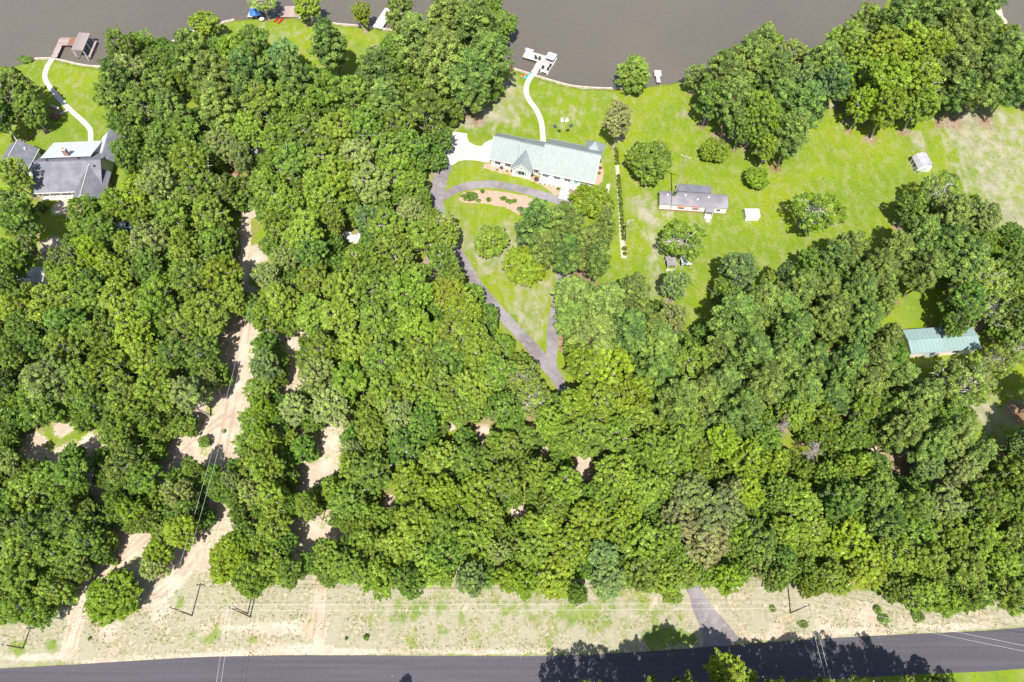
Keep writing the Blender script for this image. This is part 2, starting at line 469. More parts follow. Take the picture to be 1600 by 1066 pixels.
exec_masks = {}
dirt = np.zeros(GX.shape)
TRACKS = [
    [(384,300,12),(384,360,16),(384,410,18),(380,450,16),(388,500,22),(374,555,28),(362,620,34),(350,690,32),(338,760,28),(322,820,24),(306,862,30),(275,905,34),(240,940,30)],
    [(462,440,14),(458,520,20),(452,560,20),(446,620,26),(440,690,30)],
    [(352,650,30),(300,695,26),(262,725,26),(215,758,22),(170,775,18),(130,778,12)],
    [(262,810,18),(235,835,22),(205,862,24),(165,892,20),(135,912,18),(120,955,26),(110,1012,26)],
    [(500,905,16),(500,930,18),(498,1000,18)],
]
for tr in TRACKS: dirt = np.maximum(dirt, soft_line(tr, 1.0))
DIRT_SPOTS = [(515,690,22),(505,732,26),(478,750,20),(100,668,18),(140,692,22),(50,695,22),(80,382,16),(400,400,22),(395,330,14),(848,705,10),(913,735,20),
              (912,720,16),(810,802,16),(755,676,14),(705,668,9),(480,830,26),(445,815,12),(520,820,14),(240,745,18),(610,785,12),(1470,752,12),(620,330,20),
              (500,418,14),(540,395,14),(480,330,12),(432,305,10),(672,432,10),(130,330,14),(95,325,16),(600,430,8),(1365,700,6),
              (390,455,10),(365,235,20),(1000,860,2)]
for s in DIRT_SPOTS: dirt = np.maximum(dirt, soft_spot(*s) * 0.95)
strip = soft_poly([(-300,1060),(-60,1000),(60,955),(240,900),(330,880),(700,880),(1100,890),(1250,915),(1480,925),(1900,940),(1900,975),(1600,985),(1400,996),(1200,1010),(1000,1026),(400,1032),(160,1042)], 1.5)
dirt = np.maximum(dirt, strip * 0.44)
dirt = np.maximum(dirt, soft_line([(0,1022,10),(160,1032,12),(300,1026,12),(480,1010,16),(560,1020,8)], 1.0)*0.75)
dirt = np.maximum(dirt, soft_poly([(300,975),(420,968),(515,960),(515,1000),(400,992),(300,990)], 1.5) * 0.8)
for s in [(250,960,30),(170,985,30),(1210,985,18),(1120,955,14),(1020,940,18),(1290,985,40),(900,945,18),(1360,965,40),(725,950,14),(1480,985,30)]:
    dirt = np.maximum(dirt, soft_spot(*s) * 0.68)
dirt = np.maximum(dirt, soft_line([(0,1024,8),(160,1034,8),(300,1029,9),(480,1018,10),(640,1022,6),(1000,1014,6),(1200,996,9),(1400,984,9),(1600,974,7)], 0.5) * 0.85)
ruts = np.zeros(GX.shape)
for tr in TRACKS:
    for o_ in (-0.85, 0.85):
        ruts = np.maximum(ruts, soft_line([(x + o_/mpp(y), y, 0.55/mpp(y)) for x, y, w in tr], 0.35))
dirt = np.maximum(dirt, soft_poly([(330,480),(500,480),(560,640),(540,760),(640,800),(560,900),(300,910),(100,960),(20,700),(180,660),(300,600)], 3)*0.60)
dry = strip * 0.95
dry = np.maximum(dry, soft_poly([(1440,170),(1640,150),(1700,420),(1590,400),(1540,330),(1500,260),(1465,230)], 5) * 0.66)
dry = np.maximum(dry, soft_poly([(700,150),(800,110),(830,130),(825,200),(770,205),(705,205)], 4) * 0.62)
dry = np.maximum(dry, soft_poly([(650,240),(690,240),(700,330),(740,340),(850,330),(900,420),(880,560),(820,540),(740,430),(650,340)], 4) * 0.56)
dry = np.maximum(dry, soft_line([(1000,320,40),(1020,350,36),(1022,400,22),(1020,460,16)], 3) * 0.85)
dry = np.maximum(dry, soft_line([(1000,300,30),(1050,345,30),(1100,350,20)], 3) * 0.6)
dry = np.maximum(dry, soft_poly([(955,140),(1000,150),(1000,240),(955,215)], 4) * 0.5)
dry = np.maximum(dry, soft_poly([(400,40),(480,45),(500,60),(440,65),(400,60)], 4) * 0.7)
dry = np.maximum(dry, soft_poly([(560,55),(600,60),(640,100),(620,110),(570,90)], 4) * 0.62)
dry = np.maximum(dry, soft_poly([(60,110),(150,120),(170,200),(120,160),(80,130)], 4) * 0.42)
dry = np.maximum(dry, soft_line([(1455,180,7),(1480,230,7),(1510,300,7)], 1) * 0.8)
dry = np.maximum(dry, soft_line([(1463,180,7),(1492,230,7),(1520,290,7)], 1) * 0.8)
dry = np.maximum(dry, soft_poly([(1415,195),(1440,200),(1450,235),(1425,240)], 3) * 0.8)
dry = np.maximum(dry, soft_poly([(840,140),(940,140),(945,200),(880,215),(845,180)], 5) * 0.42)
for s in [(1305,165,20),(1068,178,14),(1480,650,40),(1540,640,40),(1180,215,30),(1330,190,30),(75,395,30),(30,690,30),(480,415,30)]:
    dry = np.maximum(dry, soft_spot(*s) * 0.7)
LUSH_ALL = 0.25
lush = strip*0.20
lush = np.maximum(lush, strip*soft_poly([(530,880),(1080,880),(1080,1030),(560,1030)], 8)*0.52)
for s in [(632,968,16),(650,965,12),(692,985,14),(688,1000,10),(672,945,9),(890,978,22),(950,968,16),(860,1000,10),(960,950,16),(490,718,9),
          (1040,1000,30),(1000,1000,12),(1030,985,22),(80,1010,14),(300,990,14),(335,993,14),(30,1015,16),(1440,470,60),(1560,1058,40),(1500,1062,40),(1400,1063,20),
          (1385,965,10),(600,150,3),(545,60,14),(560,70,12),(590,50,9),(505,820,10),(60,170,20),(95,200,26),(280,942,12),(275,925,9),
          (745,212,14),(770,280,14),(1065,170,8)]:
    lush = np.maximum(lush, soft_spot(*s) * 0.75)
lush = np.maximum(lush, soft_poly([(995,985),(1040,975),(1090,990),(1095,1012),(1010,1018)], 1.2))
lush = np.maximum(lush, soft_line([(250,1000,7),(330,1000,9),(400,1000,6)], 1) * 0.7)
mul = np.zeros(GX.shape)
MULCH = [[(716,314),(722,301),(745,297),(780,299),(820,306),(852,315),(842,324),(815,338),(790,324),(750,317),(728,317)],
         [(756,255),(800,262),(848,280),(875,290),(876,304),(867,306),(852,292),(820,279),(780,270),(756,263)],
         [(932,250),(941,258),(944,268),(941,282),(937,290),(926,288),(934,262)],
         [(759,226),(768,221),(767,229)],
         [(958,230),(965,230),(969,280),(973,340),(979,404),(971,404),(967,350),(962,270)]]
for p in MULCH[:4]: mul = np.maximum(mul, soft_poly(p, 0.45))
for x, y, w in [(965,217,7),(1020,1000,0.1),(1330,540,3)]: pass
sand = np.clip(1 - np.abs(SD - 1.2) / 2.2, 0, 1) * (GX > W(1545, 20)[0])
sand = np.where(GX > 95, sand, 0)
under = np.where(SD < -0.2, 1.0, 0.0)
sand = np.maximum(np.maximum(sand, under), soft_poly(MULCH[4], 0.4))

# ------------------------------------------------------------------ TREES: survey list (px, py, radius px, sort)
TREES_TXT = """
15 140 38 d;45 168 28 d;-5 185 30 d;190 75 28 d;205 108 32 o;240 92 24 d;182 125 30 p;175 152 28 b;245 130 35 d;225 167 38 d;268 172 32 p;320 38 26 y;300 82 34 p;332 112 36 p
365 78 32 b;385 112 34 p;340 162 34 p;292 210 30 d;255 215 30 d;238 246 28 d;200 250 24 b;300 258 34 b;385 200 32 b;378 250 20 o;410 2 22 w;478 10 24 y;565 20 17 y
512 66 34 p;400 76 30 d;440 86 34 g;590 108 38 p;625 18 26 q;650 58 40 q;700 28 42 p;745 42 42 p;768 82 36 p;735 108 42 p;690 92 42 q;742 138 28 p;410 160 34 b;450 150 34 b
455 118 26 q;510 155 36 b;555 150 32 b;600 152 34 q;640 145 34 b;665 180 34 d;620 196 34 b;575 202 34 b;530 206 36 b;480 206 34 b;430 216 30 b;648 226 26 d;612 240 36 b;560 246 36 o;512 252 34 b
460 256 30 b;990 118 33 Q;965 190 25 O;1013 253 35 D;1115 236 22 Y;1088 118 20 o;1130 112 38 p;1168 90 36 p;1112 152 28 d;1150 150 34 p;1190 72 28 p;1185 180 32 b;1160 198 20 d;1196 234 20 y
1182 280 21 Y;1206 66 20 y;1240 82 26 o;1215 110 30 p;1256 120 28 g;1290 92 34 p;1300 132 28 g;1225 150 34 p;1260 165 34 p;1240 206 30 p;1214 212 18 y;1322 62 34 b;1360 40 34 b;1402 32 34 p
1380 80 38 y;1420 70 38 y;1458 90 34 y;1340 110 30 b;1380 130 40 y;1430 130 38 y;1464 130 28 d;1350 160 26 y;1390 168 30 y;1440 162 30 b;1460 20 34 p;1500 10 34 p;1540 12 26 p;1490 50 36 q
1528 60 28 p;1562 88 36 p;1598 96 26 p;1500 100 38 q;1540 122 34 p;1584 130 32 p;1502 142 26 p
25 275 28 b;15 322 34 d;34 348 30 d;15 400 28 b;42 388 18 o;20 440 30 d;20 482 28 y;42 512 30 d;130 328 24 b;158 356 26 b;186 328 28 b;216 300 34 y;250 286 34 o;305 290 34 d;348 290 28 d
195 378 24 b;146 398 28 y;178 420 26 b;102 408 24 o;85 432 26 b;112 442 26 b;152 446 26 d;230 376 38 o;276 345 34 b;328 336 36 b;362 362 22 d;330 382 34 b;288 392 30 b;232 416 30 d
86 482 38 b;140 470 34 b;110 512 38 d;190 470 34 b;240 470 38 b;300 440 34 b;348 430 34 y;366 470 28 b;328 490 36 b;282 500 34 b;210 520 34 y;160 520 34 b
418 288 32 b;450 320 34 b;500 300 34 b;530 280 36 b;580 290 34 o;620 270 34 b;646 288 24 b;430 352 34 b;478 370 38 b;520 345 22 b;575 342 24 g;605 358 32 b;644 330 28 o;694 345 30 o
697 372 24 b;665 376 36 b;615 400 36 b;566 415 32 b;488 402 32 d;444 408 24 o;415 428 28 o;692 412 28 d;650 430 28 b;704 436 24 d;590 450 38 b;640 462 40 b;700 460 36 y;724 490 32 y;540 450 36 b
492 442 32 b;440 470 36 b;412 500 30 b;492 494 32 b;530 500 36 b;590 510 38 b;650 515 38 b;710 520 40 b;742 528 28 b;765 375 30 B;818 418 38 Y;840 345 36 p;882 350 34 p;925 316 35 Y;850 382 28 p
920 380 36 p;945 356 22 p;886 392 28 p;935 402 24 p;900 460 42 q;897 495 32 q;950 470 42 q;990 462 32 p;930 520 40 q;985 512 40 p;1018 520 32 q;1048 500 24 o;1064 378 37 S;1056 442 24 g;1152 425 34 g
1150 490 42 p;1190 472 32 p;1275 332 42 W;1470 302 34 w;1430 320 26 d;1490 332 32 q;1538 342 24 o;1330 385 34 p;1308 402 28 p;1395 395 30 p;1368 420 28 p;1440 366 34 p;1480 380 38 p;1510 402 38 p
1450 420 32 p;1380 440 26 p;1345 430 24 p;1562 382 22 Y;1225 432 18 g;1252 450 34 p;1220 482 36 p;1290 452 30 p;1340 460 34 p;1300 490 36 p;1350 500 34 p;1390 478 26 p;1392 520 26 p;1240 522 34 p
1530 430 36 w;1580 420 28 d;1510 470 32 d;1552 480 36 w;1595 490 32 d;1500 500 22 d
16 560 30 d;52 540 34 d;104 542 34 b;12 604 26 d;82 600 42 o;130 600 38 b;62 632 34 b;170 580 36 b;222 558 36 y;272 552 34 d;318 550 32 d;330 598 26 o;300 620 34 o;250 612 34 b;200 622 34 b;150 636 28 b
225 650 26 b;252 678 32 D;182 680 34 b;14 672 12 w;200 730 36 d;230 748 28 b;82 746 32 b;120 742 30 d;22 722 26 o;30 770 34 b;0 790 30 d;178 782 26 b;320 692 20 b;299 732 19 b;362 750 17 o;280 772 26 o
394 770 28 o;398 722 28 b;405 568 34 g;411 640 23 y;465 640 30 o;500 592 34 o;414 690 24 b;420 735 30 b;510 552 30 b;550 600 36 b;520 640 34 o;556 544 36 b;600 570 36 b;650 560 36 b
700 552 36 d;750 556 36 b;776 582 32 b;600 620 34 b;640 600 34 b;690 604 34 d;742 606 34 b;580 668 34 b;544 700 26 o;622 652 30 o;660 662 30 d;676 636 30 b;726 640 30 b;792 642 34 b;548 732 32 b
582 740 36 b;632 702 34 d;640 752 36 y;690 716 34 b;740 724 36 b;690 772 36 y;740 772 36 y;788 700 32 b;790 752 32 b;430 778 30 b;482 782 32 y;522 768 20 b;545 782 32 b
820 592 30 s;828 622 34 s;912 580 44 y;952 570 44 y;986 612 38 y;930 632 40 y;892 628 36 y;860 660 32 b;910 682 34 b;960 682 36 b;1002 652 34 b;1030 580 38 q;1062 622 36 q;1030 544 34 q;1082 570 34 b
1102 612 34 q;1132 600 36 q;1070 670 36 b;1020 700 34 b;1052 722 34 b;1112 662 28 g;1126 692 32 y;1160 640 36 p;1192 600 36 p;1172 560 36 p;1132 540 34 p;1190 682 34 b;1166 722 36 y;1080 770 38 o
1122 802 42 O;1062 812 34 O;1100 850 38 O;1142 770 28 O;960 742 36 b;1002 762 36 b;942 770 30 b;880 762 32 b;842 740 30 b;862 792 30 b;1040 760 28 b
1222 570 36 p;1272 562 36 p;1322 570 34 p;1370 562 32 p;1252 612 34 p;1302 622 34 p;1350 602 34 p;1410 592 34 p;1242 648 26 b;1290 652 28 b;1344 640 26 b;1390 640 34 d;1440 622 34 p;1420 668 32 p
1460 690 36 q;1502 602 44 s;1560 572 38 s;1592 552 34 s;1490 680 40 q;1530 700 34 q;1500 738 30 o;1452 732 26 g;1398 692 20 b;1290 742 30 b;1340 726 28 b;1368 770 36 d;1312 782 36 d;1252 782 34 b
1210 722 28 y;1222 762 28 b;1420 792 34 b;1470 792 34 o;1594 692 20 g;1582 742 34 b;1540 782 34 b;1592 790 30 b;1636 610 40 p;1644 680 42 p;1640 745 40 b;1486 584 34 o;1530 596 30 o;1272 706 20 X;1226 665 18 X
20 812 30 d;60 832 34 d;110 812 34 d;30 862 34 b;80 862 34 b;112 890 30 b;38 902 32 b;85 922 30 b;30 948 32 b;62 960 24 b;130 842 34 d;140 800 27 d;176 930 44 Y;182 876 11 y;246 870 28 y;284 830 30 y
238 886 24 o;292 796 22 d;358 880 38 Y;388 905 30 b;364 850 26 y;208 796 25 y;430 822 32 b;422 884 34 b;456 896 26 b;486 800 26 b;510 866 32 b;542 884 36 b;590 900 38 b;622 850 36 b;570 842 32 b
662 882 36 b;642 908 30 b;650 820 36 b;702 820 36 b;700 868 34 b;735 906 31 g;690 896 24 b;742 842 36 b;766 806 28 b;792 902 26 y;780 862 24 o;832 862 36 b;850 822 34 b;822 908 28 y;870 902 36 y
902 928 20 b;890 852 36 y;940 870 32 g;950 908 32 g;920 812 34 y;960 832 34 y;1002 852 36 b;1002 896 34 b;1040 904 28 b;1072 896 28 b;980 800 28 y;1102 896 26 b;1050 925 20 b;1134 906 26 y;1190 886 24 w
1180 850 34 d;1210 905 26 d;1160 830 30 b;1230 832 34 b;1222 872 28 d;1270 822 30 b;1290 860 36 Y;1332 850 36 y;1350 890 36 y;1300 906 30 b;1270 916 22 b;1382 812 36 d;1432 832 36 b;1400 870 36 b
1450 880 36 b;1402 918 28 b;1440 930 30 b;1482 832 36 b;1530 842 38 b;1502 890 36 b;1560 880 36 b;1592 842 34 b;1482 942 24 b;1540 920 32 b;1580 930 32 b;28 908 13 X
1140 1056 44 y;347 222 24 o;374 230 18 o;1040 838 30 b;1165 770 30 y
"""
TREES = []
for ln in TREES_TXT.replace('\n', ';').split(';'):
    q = ln.split()
    if len(q) == 4: TREES.append([float(q[0]), float(q[1]), float(q[2]), q[3]])
LISTED = len(TREES)
GAPS = [(383,345,26),(386,385,22),(400,400,20),(384,440,12),(374,518,24),(366,558,24),(360,620,26),(350,660,30),(345,700,28),(300,692,20),(270,718,20),(240,742,12),
        (165,775,14),(458,530,14),(455,600,14),(515,690,22),(505,730,24),(480,750,16),(100,670,16),(140,690,20),(48,692,26),(75,570,8),(548,372,18),(755,675,12),
        (705,668,8),(849,705,8),(914,728,16),(810,800,14),(880,605,16),(862,585,20),(240,925,15),(200,862,22),(160,890,16),(480,832,20),(448,812,10),
        (610,785,12),(1325,652,10),(1410,722,22),(1380,690,12),(1480,752,12),(1555,640,26),(1540,680,16),(600,285,8),(620,330,10),(478,416,10),(672,432,8),
        (362,262,12),(150,770,14),(55,430,24),(193,354,14),(408,236,12),(1380,590,2),(845,520,40),(820,480,40),(870,540,20),(540,120,24),
        (1420,490,26),(1455,487,26),(1437,466,24),(1410,470,14),(1480,540,52),(1500,440,10),(1400,450,10),(318,770,8),(1240,690,12),(1275,712,16),(694,272,20),(686,300,17),(682,318,14),(457,545,14),(457,580,14),(455,605,13),(345,800,17),(328,840,20),(225,840,14),(188,830,14),(526,832,13),(85,700,20),(1590,600,26),(570,75,20),(525,110,8)]
for T_ in TREES:                               # keep crowns clear of the open gaps
    if T_[3] in 'YBDQSWX' or T_[1] < 270: continue
    for gxx, gyy, gr in GAPS:
        d_ = math.hypot(T_[0]-gxx, T_[1]-gyy); lim = gr + T_[2]*0.86
        if gr < 13 or gr > 30 or d_ >= lim: continue
        push = min(9.0, (lim - d_)*0.6); T_[2] = max(T_[2]*0.78, T_[2] - (lim - d_)*0.5)
        T_[0] += (T_[0]-gxx)/max(d_, 1)*push; T_[1] += (T_[1]-gyy)/max(d_, 1)*push
FOREST = [[(-60,440),(60,460),(70,420),(120,380),(140,330),(200,290),(200,230),(150,120),(200,70),(330,70),(420,85),(470,110),(540,130),(570,110),(640,60),(690,10),(770,10),(800,60),
           (770,130),(700,190),(680,240),(680,300),(715,350),(710,420),(760,490),(850,600),(890,640),(900,560),(880,500),(880,440),(1000,450),(1060,510),(1110,520),(1130,450),(1200,450),(1290,400),(1400,420),
           (1390,520),(1410,580),(1540,620),(1520,700),(1560,760),(1660,760),(1660,940),(1500,940),(1380,915),(1200,900),(1110,900),(960,905),(800,905),(690,890),(560,905),(450,890),
           (350,900),(300,820),(240,850),(100,900),(40,960),(-60,970)],
          [(1120,80),(1200,70),(1280,90),(1330,50),(1400,0),(1540,-30),(1560,30),(1660,90),(1660,140),(1480,150),(1400,180),(1340,170),(1300,110),(1250,200),(1190,240),(1130,150)],
          [(-60,130),(20,120),(30,180),(-60,200)], [(1430,320),(1520,320),(1660,440),(1660,540),(1520,490),(1440,410)]]
rng = random.Random(7)
fx, fy = np.meshgrid(np.arange(-60, 1664, 6.0), np.arange(-20, 975, 6.0))
fm = np.zeros(fx.shape, bool)
for f in FOREST: fm |= inside(fx, fy, f)
for gxx, gyy, gr in GAPS: fm &= np.hypot(fx-gxx, fy-gyy) > gr*1.25 + 5
for (x, y, r, s) in TREES: fm &= np.hypot(fx-x, fy-y) > r*0.90
while fm.any():
    cand = np.argwhere(fm)
    i, j = cand[rng.randrange(len(cand))]
    x, y = fx[i, j], fy[i, j]; r = rng.uniform(20, 28)
    for gxx, gyy, gr in GAPS:
        r = min(r, max(13, math.hypot(x-gxx, y-gyy) - gr*0.4))
    TREES.append([x, y, r, 'u'])
    fm &= np.hypot(fx-x, fy-y) > r*1.1

# sort table: mesh family, tint choices, height ratio (metres per metre of radius), words
SORTS = {
 'b': ('broad', [(0.158,0.261,0.036),(0.184,0.283,0.046),(0.135,0.234,0.041)], 'mid-green broadleaf tree'),
 'y': ('broad', [(0.186,0.293,0.028),(0.202,0.299,0.036)], 'bright yellow-green tree'),
 'd': ('broad', [(0.094,0.180,0.036),(0.111,0.201,0.039)], 'dark green broadleaf tree'),
 'o': ('broad', [(0.223,0.293,0.114),(0.207,0.282,0.097)], 'pale grey-green tree'),
 'O': ('broad', [(0.228,0.256,0.125),(0.208,0.245,0.111)], 'dusty olive-grey tree'),
 'g': ('broad', [(0.115,0.215,0.082),(0.131,0.228,0.090)], 'blue-green tree'),
 'p': ('pine',  [(0.102,0.181,0.044),(0.089,0.163,0.042),(0.121,0.194,0.050)], 'dark green pine'),
 'q': ('pine',  [(0.131,0.206,0.056),(0.118,0.196,0.045)], 'soft grey-green pine'),
 's': ('sparse',[(0.194,0.292,0.066)], 'thin-leaved tree'),
 'S': ('sparse',[(0.094,0.185,0.021)], 'leaning tree'),
 'w': ('sparse',[(0.206,0.299,0.072)], 'wispy pale tree'),
 'W': ('sparse',[(0.120,0.222,0.020)], 'open-crowned tree'),
 'X': ('dead',  [(0.3,0.3,0.3)], 'dead leafless tree'),
 'Y': ('low',   [(0.158,0.248,0.021)], 'rounded yellow-green tree'),
 'B': ('low',   [(0.169,0.272,0.043)], 'rounded mid-green tree'),
 'D': ('low',   [(0.115,0.218,0.036)], 'rounded dark green tree'),
 'Q': ('lowpine', [(0.134,0.229,0.045)], 'single lakeside tree'),
 'u': ('under', [(0.097,0.197,0.032),(0.134,0.238,0.036)], 'low understory tree'),
}

# ------------------------------------------------------------------ foliage meshes
def unit(v): return v / (np.linalg.norm(v, axis=-1, keepdims=True) + 1e-9)

def leaf_quads(rs, centers, radii, per, size, outward, long=1.0, up=0.35, flat=0.75):
    """leaf-sized quads through clumps: returns verts, quads, tint"""
    n = len(centers)
    idx = np.repeat(np.arange(n), per)
    m = len(idx)
    d = unit(rs.normal(size=(m, 3)) + outward[idx] * 0.55 + np.array([0, 0, 0.45]))
    rad = radii[idx] * (0.55 + 0.5 * rs.random(m) ** 0.6)
    P = centers[idx] + d * rad[:, None] * np.array([1, 1, flat])
    nrm = unit(d + rs.normal(size=(m, 3)) * 0.72 + np.array([0, 0, up]))
    a = unit(np.cross(nrm, rs.normal(size=(m, 3)))); b = np.cross(nrm, a)
    s = size * (0.65 + 0.7 * rs.random(m))
    A = a * (s * long)[:, None] * 0.5; B = b * s[:, None] * 0.5
    V = np.empty((m, 4, 3))
    V[:, 0] = P - A; V[:, 1] = P - B * 0.8 + A * 0.1; V[:, 2] = P + A; V[:, 3] = P + B * 0.8 - A * 0.1
    ct = rs.random(n)
    T = np.ones((m, 4, 4)); T[:, :, 0] = ct[idx][:, None] ** 1.5; T[:, :, 1] = np.clip(0.42*ct[idx] + 0.58*rs.random(m)**1.3, 0, 1)[:, None]; T[:, :, 2] = 0
    return V.reshape(-1, 3), np.arange(m*4).reshape(-1, 4), T.reshape(-1, 4)

def join_leaves(name, sets, mat):
    vs, qs, ts = [], [], []; o = 0
    for v, q, t in sets:
        vs.append(v); qs.append(q + o); ts.append(t); o += len(v)
    me = np_mesh(name, np.concatenate(vs), np.concatenate(qs), np.concatenate(ts))
    me.materials.append(mat)
    return me

def limb(mb, a, b, r0, r1, rs, sag=0.12, n=5, seg=4):
    a = Vector(a); b = Vector(b); L_ = (b-a).length
    pts = []; rad = []
    off = Vector(rs.normal(size=3)) * L_ * 0.05
    for i in range(seg + 1):
        t = i / seg
        p = a.lerp(b, t); p.z += math.sin(t*math.pi) * L_ * sag * -0.6
        p += off * math.sin(t*math.pi) * (1 if i % 2 else 1.6)
        pts.append(p); rad.append(r0 + (r1-r0)*t)
    mb.tube(pts, rad, n)
    return pts

def broad_tree(seed, R=5.0, H=13.5, low=False, dens=1.0, sparse=False):
    rs = np.random.RandomState(seed)
    cz = H - 0.62*R if not low else H*0.55
    depth = 0.78*R if not low else H*0.48
    # lobes: big uneven masses
    nl = 7 if not sparse else 6
    lobes = []
    for k in range(nl):
        w = 2*math.pi*k/nl + rs.uniform(-.35, .35)
        rr = R*rs.uniform(0.38, 0.60) * (1.0 if not sparse else 1.1)
        lobes.append((rr*math.cos(w), rr*math.sin(w), cz + rs.uniform(-.30, .22)*R, R*rs.uniform(0.36, 0.52)))
    lobes.append((rs.uniform(-.15,.15)*R, rs.uniform(-.15,.15)*R, cz + (0.28 if not low else 0.2)*R, R*0.5))
    lobes.append((0, 0, cz - 0.25*R, R*0.55))
    if not low and not sparse:
        for k in range(4):
            w = math.pi*k/2 + rs.uniform(-.5, .5)
            lobes.append((R*0.52*math.cos(w), R*0.52*math.sin(w), cz - rs.uniform(0.55, 0.8)*R, R*rs.uniform(0.34, 0.42)))
    ncl = int((185 if not sparse else 100) * dens)
    C, Rd, O = [], [], []
    tries = 0
    while len(C) < ncl and tries < 20000:
        tries += 1
        lx, ly, lz, lr = lobes[rs.randint(len(lobes))]
        d = unit(rs.normal(size=3) + np.array([0, 0, 0.35]))
        p = np.array([lx, ly, lz]) + d*lr*np.array([1, 1, 0.85]) * rs.uniform(0.82, 1.05)
        inn = False
        for (ax, ay, az, ar) in lobes:
            q = (p - np.array([ax, ay, az])) / np.array([1, 1, 0.85])
            if np.linalg.norm(q) < ar*0.78: inn = True; break
        if inn: continue
        if p[2] < 0.5: continue
        rc = R * rs.uniform(0.075, 0.155)
        if any(np.linalg.norm(p-c) < (rc + r2)*0.60 for c, r2 in zip(C, Rd)): continue
        C.append(p); Rd.append(rc); O.append(unit(p - np.array([0, 0, cz - 0.3*R])))
    C = np.array(C); Rd = np.array(Rd); O = np.array(O)
    if sparse: sets = [leaf_quads(rs, C, Rd*1.1, 52, 0.30, O, 1.5)]
    else:
        sets = [leaf_quads(rs, C, Rd, 96, 0.27, O, 1.5, up=0.5)]
        # inner leaves so the crown is not hollow
        k = 34; IC = np.array([np.array(lobes[rs.randint(len(lobes))][:3]) + rs.normal(size=3)*R*0.16 for _ in range(k)])
        sets.append(leaf_quads(rs, IC, np.full(k, R*0.17), 22, 0.6, unit(rs.normal(size=(k, 3))), 1.2))
        # stray outer sprays for a ragged outline
        k = 50; sel = rs.randint(len(C), size=k)
        sets.append(leaf_quads(rs, C[sel] + O[sel]*Rd[sel][:, None]*1.3, np.full(k, R*0.06), 16, 0.33, O[sel], 1.5))
    crown = join_leaves('crown', sets, M_LEAF)
    mb = MB()
    base_r = 0.05*R + 0.05
    top = Vector((rs.uniform(-.4,.4), rs.uniform(-.4,.4), cz - 0.15*R))
    tr = limb(mb, (0, 0, -0.3), top, base_r, base_r*0.5, rs, 0, 8, 5)
    nb = 46 if not sparse else 40
    sel = rs.permutation(len(C))[:nb]
    for i in sel:
        t0 = rs.uniform(0.45, 1.0); a = Vector((0, 0, -0.3)).lerp(top, t0)
        ext = 1.0 if not sparse else 1.08
        e = Vector(C[i]) + Vector(O[i]) * (Rd[i]*1.45*ext)
        pts = limb(mb, a, e, base_r*0.40, 0.06, rs, 0.15, 4, 4)
        for _ in range(2 if not sparse else 3):
            j = rs.randint(2, 4); q = Vector(pts[j]); dd = Vector(rs.normal(size=3)); dd.z = abs(dd.z)*0.6
            e2 = q + dd.normalized() * R*rs.uniform(0.16, 0.34)
            limb(mb, q, e2, 0.08, 0.04, rs, 0.05, 3, 2)
    trunk = mb.mesh('trunk'); trunk.materials.append(M_BARK)
    return crown, trunk

def pine_tree(seed, R=5.0, H=19.0, low=False):
    rs = np.random.RandomState(seed)
    bot = H*0.36 if not low else 0.8
    C, Rd, O = [], [], []
    mb = MB()
    tr = limb(mb, (0, 0, -0.3), (rs.uniform(-.3,.3), rs.uniform(-.3,.3), H*0.97), 0.30 if not low else 0.2, 0.05, rs, 0, 7, 6)
    z = bot; 
    while z < H - 0.5:
        t = (z - bot)/(H - bot)
        rr = R * (1 - t**2.1)**0.75 * (0.62 + 0.38*min(1, t*3.5)) * rs.uniform(0.78, 1.08)
        nb = rs.randint(5, 8) if rr > 1.2 else 4
        w0 = rs.uniform(0, 6.3)
        for k in range(nb):
            w = w0 + 2*math.pi*k/nb + rs.uniform(-.3, .3)
            L_ = rr*rs.uniform(0.72, 1.08)
            zr = 0.16*L_ + 0.5*t
            e = Vector((math.cos(w)*L_, math.sin(w)*L_, z + zr))
            limb(mb, (0, 0, z), e, 0.075, 0.03, rs, 0.05, 4, 3)
            nt_ = max(2, int(L_/0.78))
            for i in range(nt_):
                f = 1 - 0.72*i/nt_
                side = rs.uniform(-.7, .7)*(0.4+L_*0.16)
                p = np.array([math.cos(w)*L_*f - math.sin(w)*side, math.sin(w)*L_*f + math.cos(w)*side, z + zr*f + rs.uniform(.0, .5)])
                C.append(p); Rd.append(rs.uniform(0.5, 0.86)); O.append(unit(np.array([math.cos(w), math.sin(w), 0.9])))
        z += rs.uniform(0.75, 1.15) * (1.0 if not low else 0.75)
    for k in range(4):
        C.append(np.array([rs.uniform(-.4,.4), rs.uniform(-.4,.4), H - 0.4*k])); Rd.append(0.6); O.append(np.array([0,0,1.]))
    C = np.array(C); Rd = np.array(Rd); O = np.array(O)
    sets = [leaf_quads(rs, C, Rd, 52, 0.23, O, 2.6, up=0.5, flat=0.8)]
    crown = join_leaves('crown', sets, M_NEEDLE)
    trunk = mb.mesh('trunk'); trunk.materials.append(M_PINEBARK)
    return crown, trunk

